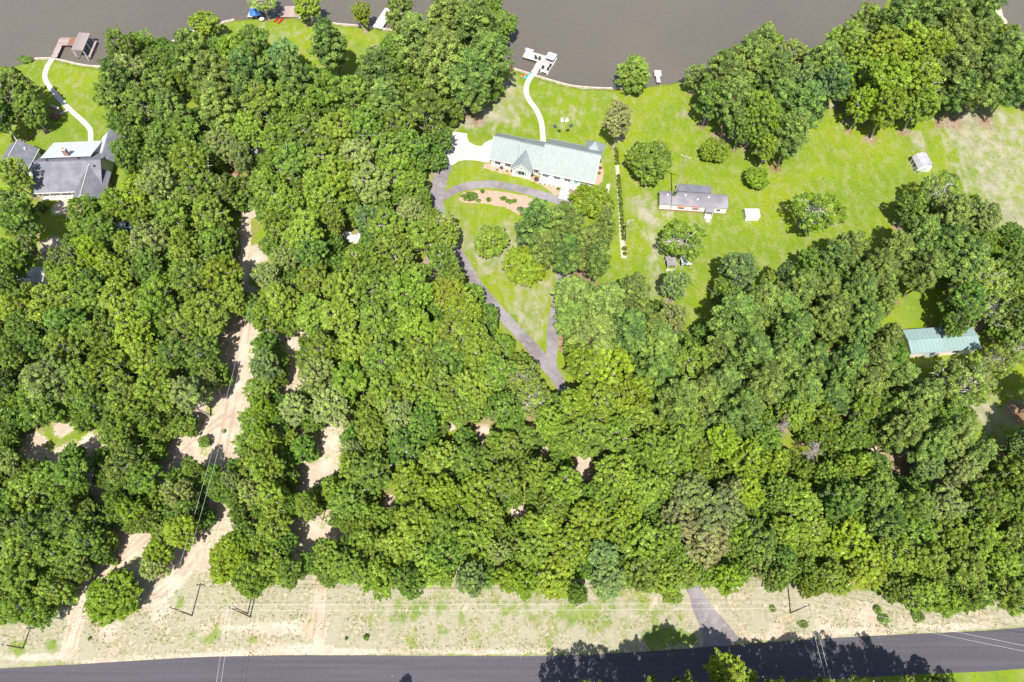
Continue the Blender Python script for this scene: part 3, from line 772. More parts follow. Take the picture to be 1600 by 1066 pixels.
def dead_tree(seed, R=5.0, H=12.0):
    rs = np.random.RandomState(seed); mb = MB()
    limb(mb, (0,0,-.3), (0.4, 0.2, H), 0.26, 0.05, rs, 0, 6, 6)
    for i in range(46):
        t = rs.uniform(0.42, 1.0); w = rs.uniform(0, 6.3); L_ = R*rs.uniform(0.5, 1.0)*(1.15-t*0.6)
        a = Vector((0.4*t, 0.2*t, H*t)); e = a + Vector((math.cos(w)*L_, math.sin(w)*L_, L_*rs.uniform(0.1, 0.5)))
        pts = limb(mb, a, e, 0.10, 0.04, rs, 0.08, 4, 4)
        for _ in range(4):
            q = Vector(pts[rs.randint(1, 5)]); dd = Vector(rs.normal(size=3)).normalized()
            limb(mb, q, q + dd*R*rs.uniform(0.15, 0.35), 0.055, 0.03, rs, 0, 3, 2)
    me = mb.mesh('trunk'); me.materials.append(M_DEADWOOD)
    return None, me

FAM = {
 'broad':  ([broad_tree(100+i, 5.0, 13.0 + (i % 3)) for i in range(11)], 5.0, 13.8),
 'sparse': ([broad_tree(300+i, 5.0, 12.5, sparse=True) for i in range(3)], 5.0, 12.5),
 'low':    ([broad_tree(400+i, 5.0, 8.0, low=True, dens=1.15) for i in range(4)], 5.0, 8.0),
 'under':  ([broad_tree(350+i, 5.0, 11.0) for i in range(3)], 5.0, 11.0),
 'pine':   ([pine_tree(500+i, 5.0, 18.0 + (i % 3)) for i in range(7)], 5.0, 19.0),
 'lowpine':([pine_tree(600, 5.0, 12.0, low=True)], 5.0, 12.0),
 'dead':   ([dead_tree(700+i) for i in range(3)], 5.0, 12.0),
}
EFFZ = {'under': 0.68, 'broad': 0.70, 'sparse': 0.70, 'low': 0.5, 'pine': 0.72, 'lowpine': 0.5, 'dead': 0.75}

LANDMARKS = {
 'the wooden boathouse dock': (115,68), 'the white porch roof at left': (115,230), 'the gabled garage at far left': (28,245),
 'the two red kayaks': (435,31), 'the tan dock at the top': (594,38), 'the pontoon boat': (858,100), 'the green-roofed ranch house': (865,250),
 'the white concrete apron': (725,232), 'the ring of lawn chairs': (880,197), 'the long mobile home': (1085,312), 'the white shed on the lawn': (1440,253),
 'the small white tent': (1174,338), 'the pale green metal roof': (1480,533), 'the fork in the asphalt driveway': (862,565), 'the mulched island bed': (770,308),
 'the transformer pole by the hedge': (980,360), 'the crooked pole in the wood': (1378,682), 'the twin roadside poles': (385,955), 'the left roadside pole': (290,955),
 'the right roadside pole': (1250,952), 'the driveway mouth at the road': (1090,930), 'the dead grey tree': (1272,706), 'the white rubble heap': (552,372),
 'the grey shed roof at left': (55,431), 'the pale blue car': (193,355), 'the half-hidden house': (360,240), 'the lagoon at top right': (1590,40),
 'the fork of the dirt tracks': (350,655), 'the clearing near the second track': (510,715), 'the soil gap in the central wood': (914,728),
 'the bare soil gap above the road': (810,800), 'the shaded lawn opening at right': (1550,645), 'the left end of the road': (165,1045),
 'the sand gap in the central wood': (755,675), 'the two lean-to shelters': (1058,405), 'the lit grass clearing at right': (1440,480), 'the left bare soil gap': (140,690),
 'the clearing between the tracks': (480,832),
}
DIRS = ['right', 'upper right', 'top', 'upper left', 'left', 'lower left', 'bottom', 'lower right']
def dir_phrase(k):
    return {'top': 'straight above', 'bottom': 'straight below'}.get(DIRS[k], DIRS[k] + ' of')
ORD = ['first', 'second', 'third', 'fourth', 'fifth', 'sixth', 'seventh', 'eighth', 'ninth', 'tenth', 'eleventh', 'twelfth', 'thirteenth', 'fourteenth', 'fifteenth', 'sixteenth', 'seventeenth', 'eighteenth', 'nineteenth', 'twentieth', 'twenty-first', 'twenty-second', 'twenty-third', 'twenty-fourth', 'twenty-fifth']
best = [None]*len(TREES)
TX = np.array([t[0] for t in TREES]); TY = np.array([t[1] for t in TREES])
for nm, (lx, ly) in LANDMARKS.items():
    ang = np.degrees(np.arctan2(-(TY-ly), TX-lx)) % 360
    sec = (np.floor((ang + 22.5)/45).astype(int)) % 8
    dd = np.hypot(TX-lx, TY-ly)
    for k in range(8):
        ids = np.where(sec == k)[0]; ids = ids[np.argsort(dd[ids])]
        for rk, i in enumerate(ids[:24]):
            sc = (rk, dd[i])
            if best[i] is None or sc < best[i][0]: best[i] = (sc, rk, k, nm)

SPECIAL = {
 (990,118): 'large rounded tree at the water edge right of the pontoon boat',
 (965,190): 'grey-green tree over a ring of red mulch on the lakeside lawn',
 (1013,253): 'broad dark green tree between the hedge row and the mobile home antenna pole',
 (1115,236): 'small ball-shaped yellow-green tree on the lawn above the mobile home',
 (1182,280): 'small round tree on the lawn above the white tent',
 (765,375): 'rounded tree on the dry lawn between driveway arms, smaller of the pair',
 (818,418): 'big bright yellow-green tree between the driveway arms',
 (925,316): 'bright yellow-green dome tree at the corner of the green-roofed house',
 (1064,378): 'leaning tree with bare pale limbs over the two lean-to shelters',
 (1275,332): 'open-crowned bright green tree alone on the right lawn',
 (1562,382): 'bright yellow-green tree at the edge of the dry right field',
 (1225,432): 'small blue-grey tree at the lower edge of the right lawn',
 (176,930): 'wide spreading yellow-green tree alone between the two dirt tracks by the road',
 (358,880): 'wide bright green tree just above the twin roadside poles',
 (512,66): 'tall pine with two bare grey trunks on the upper lawn',
 (1272,706): 'dead grey leafless tree leaning in the right wood',
 (1226,665): 'dead grey snag to the left above the other dead tree',
 (28,908): 'dead white twiggy tree top in the bottom left wood',
 (1140,1056): 'full bright green tree on the near side of the road at the bottom edge',
 (565,20): 'slender yellow-green tree at the shore beside the tan dock',
 (478,10): 'leafy yellow-green tree at the shore right of the red kayaks',
 (410,2): 'wispy tree over the blue canopy at the top dock',
 (735,906): 'blue-green tree standing forward of the roadside wood, left of centre',
 (1290,860): 'rounded yellow-green tree crown above the right roadside pole',
 (252,678): 'rounded dark green tree beside the left dirt branch track',
}
KINDNAME = {'under': 'understory_tree', 'broad': 'broadleaf_tree', 'sparse': 'sparse_tree', 'low': 'round_tree', 'pine': 'pine_tree', 'lowpine': 'lakeside_tree', 'dead': 'dead_tree'}
GROUPS = {'under': 'low understory trees between the crowns', 'broad': 'broadleaf trees of the wood', 'sparse': 'thin-crowned trees', 'low': 'rounded single trees', 'pine': 'pines', 'lowpine': 'rounded single trees', 'dead': 'dead trees'}
bases = []
for ti, (px, py, r, s) in enumerate(TREES):
    fam, tints, words = SORTS[s]
    protos, R0, H0 = FAM[fam]
    rr = random.Random(ti*7+3)
    crown_me, trunk_me = protos[rr.randrange(len(protos))]
    rw = r * mpp(py, 9)
    sc = rw / R0 * (0.86 if fam in ('broad', 'under') else 0.95)
    # heights: grown woods are closed, so small crowns still stand high
    h = {'under': 5.0 + 0.9*rw, 'broad': 9.0 + 1.05*rw, 'sparse': 8.0 + 1.0*rw, 'low': 1.55*rw, 'pine': 12.5 + 1.35*rw, 'lowpine': 2.1*rw, 'dead': 8 + 1.0*rw}[fam] * rr.uniform(0.86, 1.14)
    if s in 'SW': h = 1.75*rw
    if py < 130 and fam == 'broad' and r < 27: h *= 0.7
    if r < 15: h = 2.0*rw if fam != 'dead' else h
    if py > 800 and fam == 'broad': h *= 0.85
    if (px, py) == (512, 66): h = 20
    if (px, py) in ((565, 20), (478, 10), (410, 2)): h = 9
    zc = h * EFFZ[fam]
    x, y = W(px, py, zc)
    bases.append((x, y, rw, fam, s))
    if (px, py) in SPECIAL: label = SPECIAL[(px, py)]
    else:
        sz = 'small ' if r < 25 else 'large ' if r >= 38 else ''
        if best[ti] is None: label = None
        else:
            _, rk, k, nm = best[ti]
            label = '%s%s, %s tree %s %s' % (sz, words, ORD[rk], dir_phrase(k), nm)
    root = thing(KINDNAME[fam], label or (words + ' deep in the wood'), 'tree', x, y, 0, rr.uniform(0, 6.28), GROUPS[fam])
    root.scale = (sc*rr.uniform(.9, 1.1), sc*rr.uniform(.9, 1.1), h / H0)
    if crown_me:
        c = link('crown', crown_me, None, root); t = rr.choice(tints); v = rr.uniform(0.78, 1.18); g = rr.uniform(-.02, .022)
        c.color = (max(.01, t[0]*v*1.20 + g), t[1]*v*1.09, t[2]*v*1.05, 1)
    tk = link('trunk', trunk_me, None, root)

# litter under the woods, and shade-tolerant bare soil under the pines
LIT = np.zeros(GX.shape)
for (x, y, rw, fam, s) in bases:
    if fam in ('low', 'lowpine') or s in 'WS': 
        k = 0.35
        continue
    d = np.hypot(GX-x, GY-y)
    LIT = np.maximum(LIT, np.clip(1.1 - d/(rw*(0.95 if fam == 'pine' else 0.8)), 0, 1) * (0.55 if y > 112 else 1.0 if fam == 'pine' else 0.6))
LIT = np.clip(LIT*1.5, 0, 1)
for f in FOREST[:1] + FOREST[3:]: LIT = np.maximum(LIT, soft_poly(f, 3)*0.5)
LIT = np.where(soft_poly([(1400,450),(1470,430),(1500,560),(1420,570)], 2) > 0.5, LIT*0.2, LIT)
for s in [(968,214,9),(1340,190,8),(1500,150,10),(715,152,14),(1215,440,12)]:
    LIT = np.maximum(LIT, soft_spot(*s))
near_lawn = soft_poly([(690,330),(760,300),(870,420),(862,560),(840,540),(780,470),(700,400)], 2)
LIT *= 1 - 0.8*near_lawn
LIT = np.where(strip > 0.5, LIT*0.5, LIT)

nyy, nxx = GX.shape
V = np.stack([GX.ravel(), GY.ravel(), GZ.ravel()], 1)
ii = np.arange(nyy*nxx).reshape(nyy, nxx)
Q = np.stack([ii[:-1,:-1].ravel(), ii[:-1,1:].ravel(), ii[1:,1:].ravel(), ii[1:,:-1].ravel()], 1)
ground_me = np_mesh('ground', V, Q)
def attr(me, name, r, g, b):
    a = me.color_attributes.new(name, 'FLOAT_COLOR', 'POINT')
    d = np.ones((r.size, 4), np.float32); d[:,0] = r.ravel(); d[:,1] = g.ravel(); d[:,2] = b.ravel()
    a.data.foreach_set('color', d.ravel())
attr(ground_me, 'zone_a', dirt, dry, LIT)
attr(ground_me, 'zone_b', mul, lush, sand)
attr(ground_me, 'zone_c', ruts, ruts, ruts)
ground_me.polygons.foreach_set('use_smooth', np.ones(len(Q), bool))
ground = link('ground', ground_me, M_GROUND, None, 'structure')

WATER_Z = -0.75
mb = MB(); mb.add([(-6000,-200,WATER_Z),(6000,-200,WATER_Z),(6000,6000,WATER_Z),(-6000,6000,WATER_Z)], [(0,1,2,3)])
link('lake_water', mb.mesh('lake_water'), M_WATER, None, 'structure')

# ------------------------------------------------------------------ roads and paths
def joints(pts, z, every=2.4):
    line = smooth_line([(a, b, w) for a, b, w in pts], 0.3); m = MB(); acc = 0
    for i in range(1, len(line)-1):
        acc += (line[i].xy - line[i-1].xy).length
        if acc < every: continue
        acc = 0; d = (line[i+1].xy - line[i-1].xy).normalized(); n = Vector((-d.y, d.x)); w = line[i].z/2; p = line[i].xy
        q = [p-n*w-d*.035, p+n*w-d*.035, p+n*w+d*.035, p-n*w+d*.035]
        m.add([(v.x, v.y, z) for v in q], [(3,2,1,0)])
    return m
def ribbon(name, pts, z, mat, label=None, kind='structure', step=1.0, jit=0.0, th=0.12):
    """pts = (x, y, width) in metres"""
    line = smooth_line([(a, b, w) for a, b, w in pts], step)
    rs = random.Random(len(pts)*31+int(pts[0][0]))
    L_, R_ = [], []
    for i, p in enumerate(line):
        d = (line[min(i+1, len(line)-1)].xy - line[max(i-1, 0)].xy).normalized()
        n = Vector((-d.y, d.x)); w = p.z/2
        L_.append((p.x + n.x*(w + rs.uniform(-jit, jit)), p.y + n.y*(w + rs.uniform(-jit, jit))))
        R_.append((p.x - n.x*(w + rs.uniform(-jit, jit)), p.y - n.y*(w + rs.uniform(-jit, jit))))
    vs = []; fs = []
    for a, b in zip(L_, R_):
        vs += [(a[0], a[1], z-th), (a[0], a[1], z), (b[0], b[1], z), (b[0], b[1], z-th)]
    for i in range(len(L_)-1):
        o = i*4
        for k in range(3): fs.append((o+k, o+k+1, o+4+k+1, o+4+k))
    m = MB().add(vs, [f[::-1] for f in fs])
    me = m.mesh(name)
    return link(name, me, mat, None, kind)
def pr(l): return [(*W(x, y), w*mpp(y)) for x, y, w in l]
def poly_sheet(name, pts, z, mat, th=0.12):
    m = MB().slab([(*p, z) for p in pts], th)
    return link(name, m.mesh(name), mat, None, 'structure')

# public road: upper edge surveyed, 7.1 m wide
edge = [W(*p) for p in [(160,1036),(400,1025),(700,1025),(850,1025),(1000,1019),(1200,1004),(1400,992),(1600,981)]]
rc = []
for i, p in enumerate(edge):
    a = Vector(edge[max(i-1,0)]); b = Vector(edge[min(i+1,len(edge)-1)]); d = (b-a).normalized(); n = Vector((-d.y, d.x))
    q = Vector(p) - n*3.5; rc.append((q.x, q.y, 7.0))
rc = [(-420, 2.0-20, 7.0), (-160, 3.2, 7.0)] + rc + [(160, 20.0, 7.0), (420, 46, 7.0)]
ribbon('road', rc, 0.05, M_ROAD, step=2.0, jit=0.03)
DRIVE_MAIN = [(699,250,23),(690,275,22),(683,305,22),(686,340,18),(700,370,17),(722,405,16),(744,442,16),(772,477,17),(803,512,18),(836,548,20),(862,580,20),(880,608,16),
              (905,660,17),(960,750,18),(1035,850,19),(1080,915,21),(1097,950,30),(1118,985,46),(1128,1010,62)]
ribbon('driveway', pr(DRIVE_MAIN), 0.030, M_DRIVE, jit=0.12)
ribbon('driveway', pr([(862,576,16),(862,540,17),(866,500,17),(872,460,16),(884,415,16),(892,370,15),(897,330,15)]), 0.034, M_DRIVE, jit=0.1)
ribbon('driveway', pr([(684,312,12),(700,303,14),(722,293,15),(760,288,15),(800,293,15),(840,303,15),(880,316,15),(905,324,15)]), 0.038, M_DRIVE, jit=0.08)
apron = [W(*p) for p in [(708,206),(730,209),(730,216),(733,222),(741,227),(752,229),(757,224),(764,220),(769,218),(768,253),(760,254),(745,251),(728,250),(716,252),(708,258),(684,254)]]
poly_sheet('concrete_apron', apron[::-1], 0.044, M_CONCRETE)
poly_sheet('front_walk', [W(*p) for p in [(872,310),(887,313),(892,297),(877,294)]], 0.046, M_CONCRETE)
ribbon('concrete_path', pr([(838,112,8),(827,124,8),(822,140,8),(826,155,8),(838,172,8),(846,192,8),(849,224,8)]), 0.04, M_CONCRETE)
ribbon('concrete_path', pr([(83,91,8),(74,104,8),(70,120,7.5),(76,134,7.5),(92,153,7.5),(110,172,7.5),(130,190,7.5),(141,204,7.5),(142,224,7.5)]), 0.04, M_CONCRETE)
ribbon('stepping_path', pr([(92,179,4.5),(105,173,4.5)]), 0.032, M_CONCRETE)
M_TAN = plain('tan_walk', (0.50, 0.44, 0.36), (0.42, 0.36, 0.30), 0.4, 0.85)
ribbon('front_path', pr([(100,306,9),(101,322,8),(107,336,8),(117,345,7)]), 0.04, M_TAN)
M_JOINT = plain('joint_dirt', (0.22, 0.19, 0.15), (0.16, 0.14, 0.10), 1.0, 0.95)
PATH_A = pr([(838,112,8),(827,124,8),(822,140,8),(826,155,8),(838,172,8),(846,192,8),(849,224,8)])
PATH_B = pr([(83,91,8),(74,104,8),(70,120,7.5),(76,134,7.5),(92,153,7.5),(110,172,7.5),(130,190,7.5),(141,204,7.5),(142,224,7.5)])
for PP in (PATH_A, PATH_B): link('path_joints', joints(PP, 0.045).mesh('path_joints'), M_JOINT, None, 'structure')
m = MB(); a_, b_ = Vector(W(690,240)), Vector(W(768,250)); c_, d_ = Vector(W(706,212)), Vector(W(768,228))
for (p, q) in ((a_, b_), (Vector(W(705,224)), Vector(W(768,238))), (Vector(W(712,208)), Vector(W(700,253))), (Vector(W(728,214)), Vector(W(722,250))), (Vector(W(745,231)), Vector(W(744,250)))):
    d = (q-p).normalized(); n = Vector((-d.y, d.x))*.04
    m.add([(*(p-n), .049), (*(q-n), .049), (*(q+n), .049), (*(p+n), .049)], [(0,1,2,3)])
link('apron_joints', m.mesh('apron_joints'), M_JOINT, None, 'structure')
# two-rut wheel tracks in the dirt lane, slightly hollow lighter soil
M_RUT = plain('rut_soil', (0.60, 0.47, 0.35), (0.50, 0.38, 0.28), 0.3, 0.95)

# seawall boards along the shore
def seawall(a, b):
    pts = [p for p in smooth_line(SHORE, 1.8)]
    seg = [p for p in pts if W(a, 0)[0]*0 + to_px(p.x, p.y)[0] > a and to_px(p.x, p.y)[0] < b]
    return seg
def build_wall(a, b, label):
    seg = seawall(a, b)
    c = seg[len(seg)//2]
    r = thing('seawall', label, 'seawall', c.x, c.y, 0, 0, 'low seawalls along the lake')
    for i in range(0, len(seg)-1, 2):
        p = seg[i]; q = seg[min(i+2, len(seg)-1)]
        if (q-p).length < 0.2: continue
        d = (q-p).xy.normalized(); n = Vector((-d.y, d.x))
        pp = [p.xy - n*(-0.25), p.xy - n*0.12, q.xy - n*0.12, q.xy - n*(-0.25)]
        m = MB().slab([(v.x-c.x, v.y-c.y, 0.10 + 0.01*(i % 4)) for v in pp], 1.1)
        part('board', m, M_SEAWALL, r)
build_wall(30, 168, 'pale low seawall along the left lawn by the boathouse dock')
build_wall(240, 372, 'pale low seawall curving right of the left wood')
build_wall(440, 640, 'pale low seawall between the red kayaks and the tan dock')
build_wall(800, 1000, 'pale low seawall below the pontoon boat lawn')

# ------------------------------------------------------------------ building kit (local metres, origin at front-left ground corner)
def gable_roof(u0, u1, v0, v1, ze, zr, axis='u', th=0.16):
    m = MB()
    if axis == 'u':
        vm = (v0+v1)/2
        m.slab([(u0,v0,ze),(u1,v0,ze),(u1,vm,zr),(u0,vm,zr)], th)
        m.slab([(u0,vm,zr+.003),(u1,vm,zr+.003),(u1,v1,ze),(u0,v1,ze)], th)
    else:
        um = (u0+u1)/2
        m.slab([(u0,v0,ze),(um,v0,zr),(um,v1,zr),(u0,v1,ze)], th)
        m.slab([(um,v0,zr+.003),(u1,v0,ze),(u1,v1,ze),(um,v1,zr+.003)], th)
    return m
def ribs(u0, u1, v0, v1, ze, zr, axis='u', step=0.62, h=0.05, w=0.05):
    m = MB()
    if axis == 'u':
        vm = (v0+v1)/2; n = int((u1-u0)/step)
        for i in range(n+1):
            u = u0 + 0.05 + (u1-u0-0.1)*i/n
            for (a, za, b, zb) in ((v0, ze, vm, zr), (vm, zr, v1, ze)):
                m.add([(u-w/2,a,za),(u+w/2,a,za),(u+w/2,b,zb),(u-w/2,b,zb),(u-w/2,a,za+h),(u+w/2,a,za+h),(u+w/2,b,zb+h),(u-w/2,b,zb+h)],
                      [(4,5,6,7),(0,4,7,3),(1,2,6,5),(0,1,5,4),(2,3,7,6)])
    else:
        um = (u0+u1)/2; n = int((v1-v0)/step)
        for i in range(n+1):
            v = v0 + 0.05 + (v1-v0-0.1)*i/n
            for (a, za, b, zb) in ((u0, ze, um, zr), (um, zr, u1, ze)):
                m.add([(a,v-w/2,za),(b,v-w/2,zb),(b,v+w/2,zb),(a,v+w/2,za),(a,v-w/2,za+h),(b,v-w/2,zb+h),(b,v+w/2,zb+h),(a,v+w/2,za+h)],
                      [(4,5,6,7),(0,1,5,4),(2,3,7,6),(0,4,7,3),(1,2,6,5)])
    return m
def gable_walls(u0, u1, v0, v1, z0, ze, zr, axis='u'):
    m = MB()
    if axis == 'u':
        vm = (v0+v1)/2
        vs = [(u0,v0,z0),(u1,v0,z0),(u1,v1,z0),(u0,v1,z0),(u0,v0,ze),(u1,v0,ze),(u1,v1,ze),(u0,v1,ze),(u0,vm,zr),(u1,vm,zr)]
        fs = [(0,1,5,4),(2,3,7,6),(1,2,6,9,5),(3,0,4,8,7),(4,5,9,8),(9,6,7,8)]
    else:
        um = (u0+u1)/2
        vs = [(u0,v0,z0),(u1,v0,z0),(u1,v1,z0),(u0,v1,z0),(u0,v0,ze),(u1,v0,ze),(u1,v1,ze),(u0,v1,ze),(um,v0,zr),(um,v1,zr)]
        fs = [(1,2,6,5),(3,0,4,7),(0,1,5,8,4),(2,3,7,9,6),(4,8,9,7),(8,5,6,9)]
    return m.add(vs, fs)
def window(parent, u, v, z, w, h, shutters=False, bars=1):
    fr = part('window', MB().box(u-w/2-.08, u+w/2+.08, v-.06, v+.02, z-.08, z).box(u-w/2-.08, u+w/2+.08, v-.06, v+.02, z+h, z+h+.08)
              .box(u-w/2-.08, u-w/2, v-.055, v+.02, z, z+h).box(u+w/2, u+w/2+.08, v-.055, v+.02, z, z+h), M_TRIM, parent)
    for i in range(bars+1):
        a = u-w/2 + (w/(bars+1))*i
        part('pane', MB().box(a+.03, a+w/(bars+1)-.03, v-.03, v+.01, z+.02, z+h-.02), M_GLASS, fr)
    if shutters:
        for s in (-1, 1):
            part('shutter', MB().box(u+s*(w/2+.32)-.2, u+s*(w/2+.32)+.2, v-.07, v-.005, z-.05, z+h+.05), M_TEALSH, parent)
    return fr
def ridge_cap(parent, a, b, mat, r=0.12):
    return part('ridge_cap', MB().tube([a, b], r, 6), mat, parent)

# ---- green-roofed ranch house
ox, oy = W(764, 248, 3)
RZ = math.radians(-15.4)
hs = thing('ranch_house', 'long ranch house with pale green metal roof, front gable and white porch', 'house', ox, oy, 0, RZ)
part('wall', gable_walls(0.35, 7.4, 0.5, 9.0, 0, 2.85, 6.2), M_WHITE, hs)
part('wall', gable_walls(7.4, 13.9, 0.45, 8.9, 0, 2.7, 5.75), M_WHITE, hs)
part('wall', gable_walls(13.9, 27.9, -0.1, 10.4, 0, 2.9, 6.75), M_WHITE, hs)
for nm, a in (('roof', (0, 7.3, 0, 9.4, 3.0, 6.5)), ('roof', (7.3, 13.6, 0, 9.6, 2.96, 6.15)), ('roof', (13.6, 28.3, -0.85, 11.0, 3.0, 7.15))):
    rf = part('roof', gable_roof(*a), M_GREENMETAL, hs)
    part('roof_seams', ribs(*a, h=.10, w=.07), M_SEAM, rf, 'stuff')
    vm = (a[2]+a[3])/2; ridge_cap(rf, (a[0], vm, a[5]+.04), (a[1], vm, a[5]+.04), M_GREENMETAL)
    m = MB()
    for v in (a[2]-.05, a[3]-.03): m.box(a[0], a[1], v, v+.08, a[4]-.32, a[4]-.02)
    part('gutter', m, M_TRIM, rf)
    m = MB()
    for u in ([a[0]-.06] if a[0] == 0 else []) + ([a[1]-.03] if a[1] > 20 else []):
        m.add([(u,a[2],a[4]-.24),(u+.09,a[2],a[4]-.24),(u+.09,vm,a[5]-.24),(u,vm,a[5]-.24),(u,a[2],a[4]-.02),(u+.09,a[2],a[4]-.02),(u+.09,vm,a[5]-.02),(u,vm,a[5]-.02)],
              [(0,3,2,1),(4,5,6,7),(0,1,5,4),(1,2,6,5),(2,3,7,6),(3,0,4,7)])
        m.add([(u,a[3],a[4]-.24),(u+.09,a[3],a[4]-.24),(u+.09,vm,a[5]-.24),(u,vm,a[5]-.24),(u,a[3],a[4]-.02),(u+.09,a[3],a[4]-.02),(u+.09,vm,a[5]-.02),(u,vm,a[5]-.02)],
              [(0,1,2,3),(4,7,6,5),(0,4,5,1),(1,5,6,2),(2,6,7,3),(3,7,4,0)])
    if m.v: part('barge_board', m, M_TRIM, rf)
# front gable
part('wall', gable_walls(6.6, 11.6, -1.3, 2.6, 0, 2.7, 4.95, 'v'), M_WHITE, hs)
rf = part('roof', gable_roof(6.2, 12.0, -1.75, 3.4, 2.72, 5.35, 'v'), M_GREENMETAL, hs)
part('roof_seams', ribs(6.2, 12.0, -1.75, 3.4, 2.72, 5.35, 'v'), M_GREENMETAL, rf, 'stuff')
m = MB()
for s in (0, 1):
    a, b = (6.2, 9.1) if s == 0 else (12.0, 9.1)
    m.add([(a,-1.83,2.50),(b,-1.83,5.13),(b,-1.83,5.36),(a,-1.83,2.73),(a,-1.76,2.50),(b,-1.76,5.13),(b,-1.76,5.36),(a,-1.76,2.73)],
          [(0,1,2,3),(7,6,5,4),(3,2,6,7),(0,4,5,1)])
part('barge_board', m, M_TRIM, rf)
window(hs, 9.1, -1.3, 0.9, 1.7, 1.5, True, 1)
part('louvre', MB().lathe([(0.28, -1.38), (0.28, -1.3)], 10).box(-.001,.001,-.001,.001,-1.38,-1.37), M_GREENMETAL, hs).matrix_local = __import__('mathutils').Matrix(((1,0,0,9.1),(0,0,1,0),(0,-1,0,3.3),(0,0,0,1)))
for u in (2.2, 5.0): window(hs, u, 0.5, 0.95, 1.5, 1.15, False, 1)
window(hs, 12.75, 0.45, 0.9, 1.3, 1.3, False, 2)
# hipped rear corner
m = MB(); c_ = (25.9, 10.1); hh = 2.6
q = [(c_[0]-hh, c_[1]-hh), (c_[0]+hh, c_[1]-hh), (c_[0]+hh, c_[1]+hh), (c_[0]-hh, c_[1]+hh)]
m.add([(*q[0],3.15),(*q[1],3.15),(*q[2],3.15),(*q[3],3.15),(c_[0],c_[1],6.35),(*q[0],3.0),(*q[1],3.0),(*q[2],3.0),(*q[3],3.0)],
      [(0,1,4),(1,2,4),(2,3,4),(3,0,4),(0,5,6,1),(1,6,7,2),(2,7,8,3),(3,8,5,0),(8,7,6,5)])
rf = part('roof', m, M_GREENMETAL, hs)
for a in q: ridge_cap(rf, (*a, 3.19), (c_[0], c_[1], 6.4), M_GREENMETAL, 0.07)
part('wall', MB().box(c_[0]-2.3, c_[0]+2.3, c_[1]-0.5, c_[1]+2.3, 0, 3.0), M_WHITE, hs)
# porch
part('porch_deck', MB().box(14.1, 24.2, -1.9, -0.1, 0, 0.45), M_TRIM, hs)
for u in (14.4, 17.2, 20.0, 22.9): part('porch_column', MB().box(u-.14, u+.14, -0.78, -0.5, 0.45, 2.9), M_TRIM, hs)
m = MB().box(14.4, 21.9, -1.86, -1.80, 1.25, 1.33).box(14.4, 21.9, -1.86, -1.80, 0.55, 0.62)
for i in range(30): m.box(14.5+i*.25, 14.55+i*.25, -1.85, -1.81, 0.6, 1.27)
part('porch_railing', m, M_TRIM, hs)
for u in (15.4, 18.4, 21.2): window(hs, u, -0.1, 0.7, 1.6, 1.4, False, 1)
dr = part('door', MB().box(23.0, 24.0, -0.16, -0.1, 0.45, 2.5), M_TEALSH, hs); part('handle', MB().box(23.85, 23.92, -0.22, -0.16, 1.3, 1.5), M_METAL, dr)
for k in range(3): part('step', MB().box(22.2, 24.4, -2.3-0.35*k, -1.91-0.35*k, 0, 0.36-0.12*k), M_BRICK, hs)
# ---- mobile home
ox, oy = W(1031, 318, 3); rz = math.radians(-4.7)
mh = thing('mobile_home', 'long low white mobile home with rounded grey shingle roof', 'mobile home', ox, oy, 0, rz)
def arch_roof(u0, u1, v0, v1, ze, zr, n=10, th=0.12):
    m = MB(); vs = []
    for i in range(n+1):
        t = i/n; v = v0 + (v1-v0)*t; z = ze + (zr-ze)*(math.sin(math.pi*t)**0.75)
        vs += [(u0, v, z), (u1, v, z), (u1, v, z-th), (u0, v, z-th)]
    fs = []
    for i in range(n):
        o = i*4
        for k in range(4): fs.append((o+k, o+(k+1) % 4, o+4+(k+1) % 4, o+4+k))
    fs += [(3,2,1,0), (n*4, n*4+1, n*4+2, n*4+3)]
    return m.add(vs, fs)
part('roof', arch_roof(0, 2.9, 0, 4.3, 2.75, 3.2), M_SHINGLE2, mh)
part('roof', arch_roof(3.0, 17.1, -0.1, 4.4, 2.8, 3.4), M_SHINGLE2, mh)
part('wall', MB().box(0.12, 2.95, 0.2, 4.1, 0.5, 2.7), M_WHITE, mh)
part('wall', MB().box(3.1, 16.95, 0.15, 4.2, 0.5, 2.75), M_WHITE, mh)
part('skirting', MB().box(0.2, 16.9, 0.25, 4.0, 0, 0.5), M_BRICK, mh)
part('lean_to_roof', MB().slab([(4.6,4.35,3.05),(13.2,4.35,3.05),(13.2,7.2,2.5),(4.6,7.2,2.5)], 0.1), M_SHINGLE, mh)
part('lean_to_wall', MB().box(4.8, 13.0, 4.4, 6.9, 0, 2.45), M_WHITE, mh)
part('porch_roof', MB().slab([(11.5,-1.5,2.65),(13.6,-1.5,2.65),(13.6,0.2,2.98),(11.5,0.2,2.98)], 0.1), M_SHINGLE2, mh)
part('porch_deck', MB().box(11.6, 13.5, -1.7, 0.1, 0, 0.55), M_CONCRETE, mh)
for u in (11.7, 13.4): part('porch_post', MB().box(u-.06, u+.06, -1.45, -1.33, 0.55, 2.56), M_TRIM, mh)
for k in range(3): part('step', MB().box(12.0, 13.1, -2.0-.28*k, -1.71-.28*k, 0, 0.42-.14*k), M_CONCRETE, mh)
for u, w in ((5.6, 1.3), (9.2, 1.2), (15.0, 0.9)): window(mh, u, 0.15, 1.2, w, 0.9, False, 1)
for u in (5.6, 9.2): part('awning', MB().slab([(u-.9,-0.35,2.35),(u+.9,-0.35,2.35),(u+.9,0.12,2.6),(u-.9,0.12,2.6)], 0.05), M_SALMON, mh)
part('trim_band', MB().box(0.15, 11.2, 0.10, 0.145, 0.55, 0.72), M_SALMON, mh)
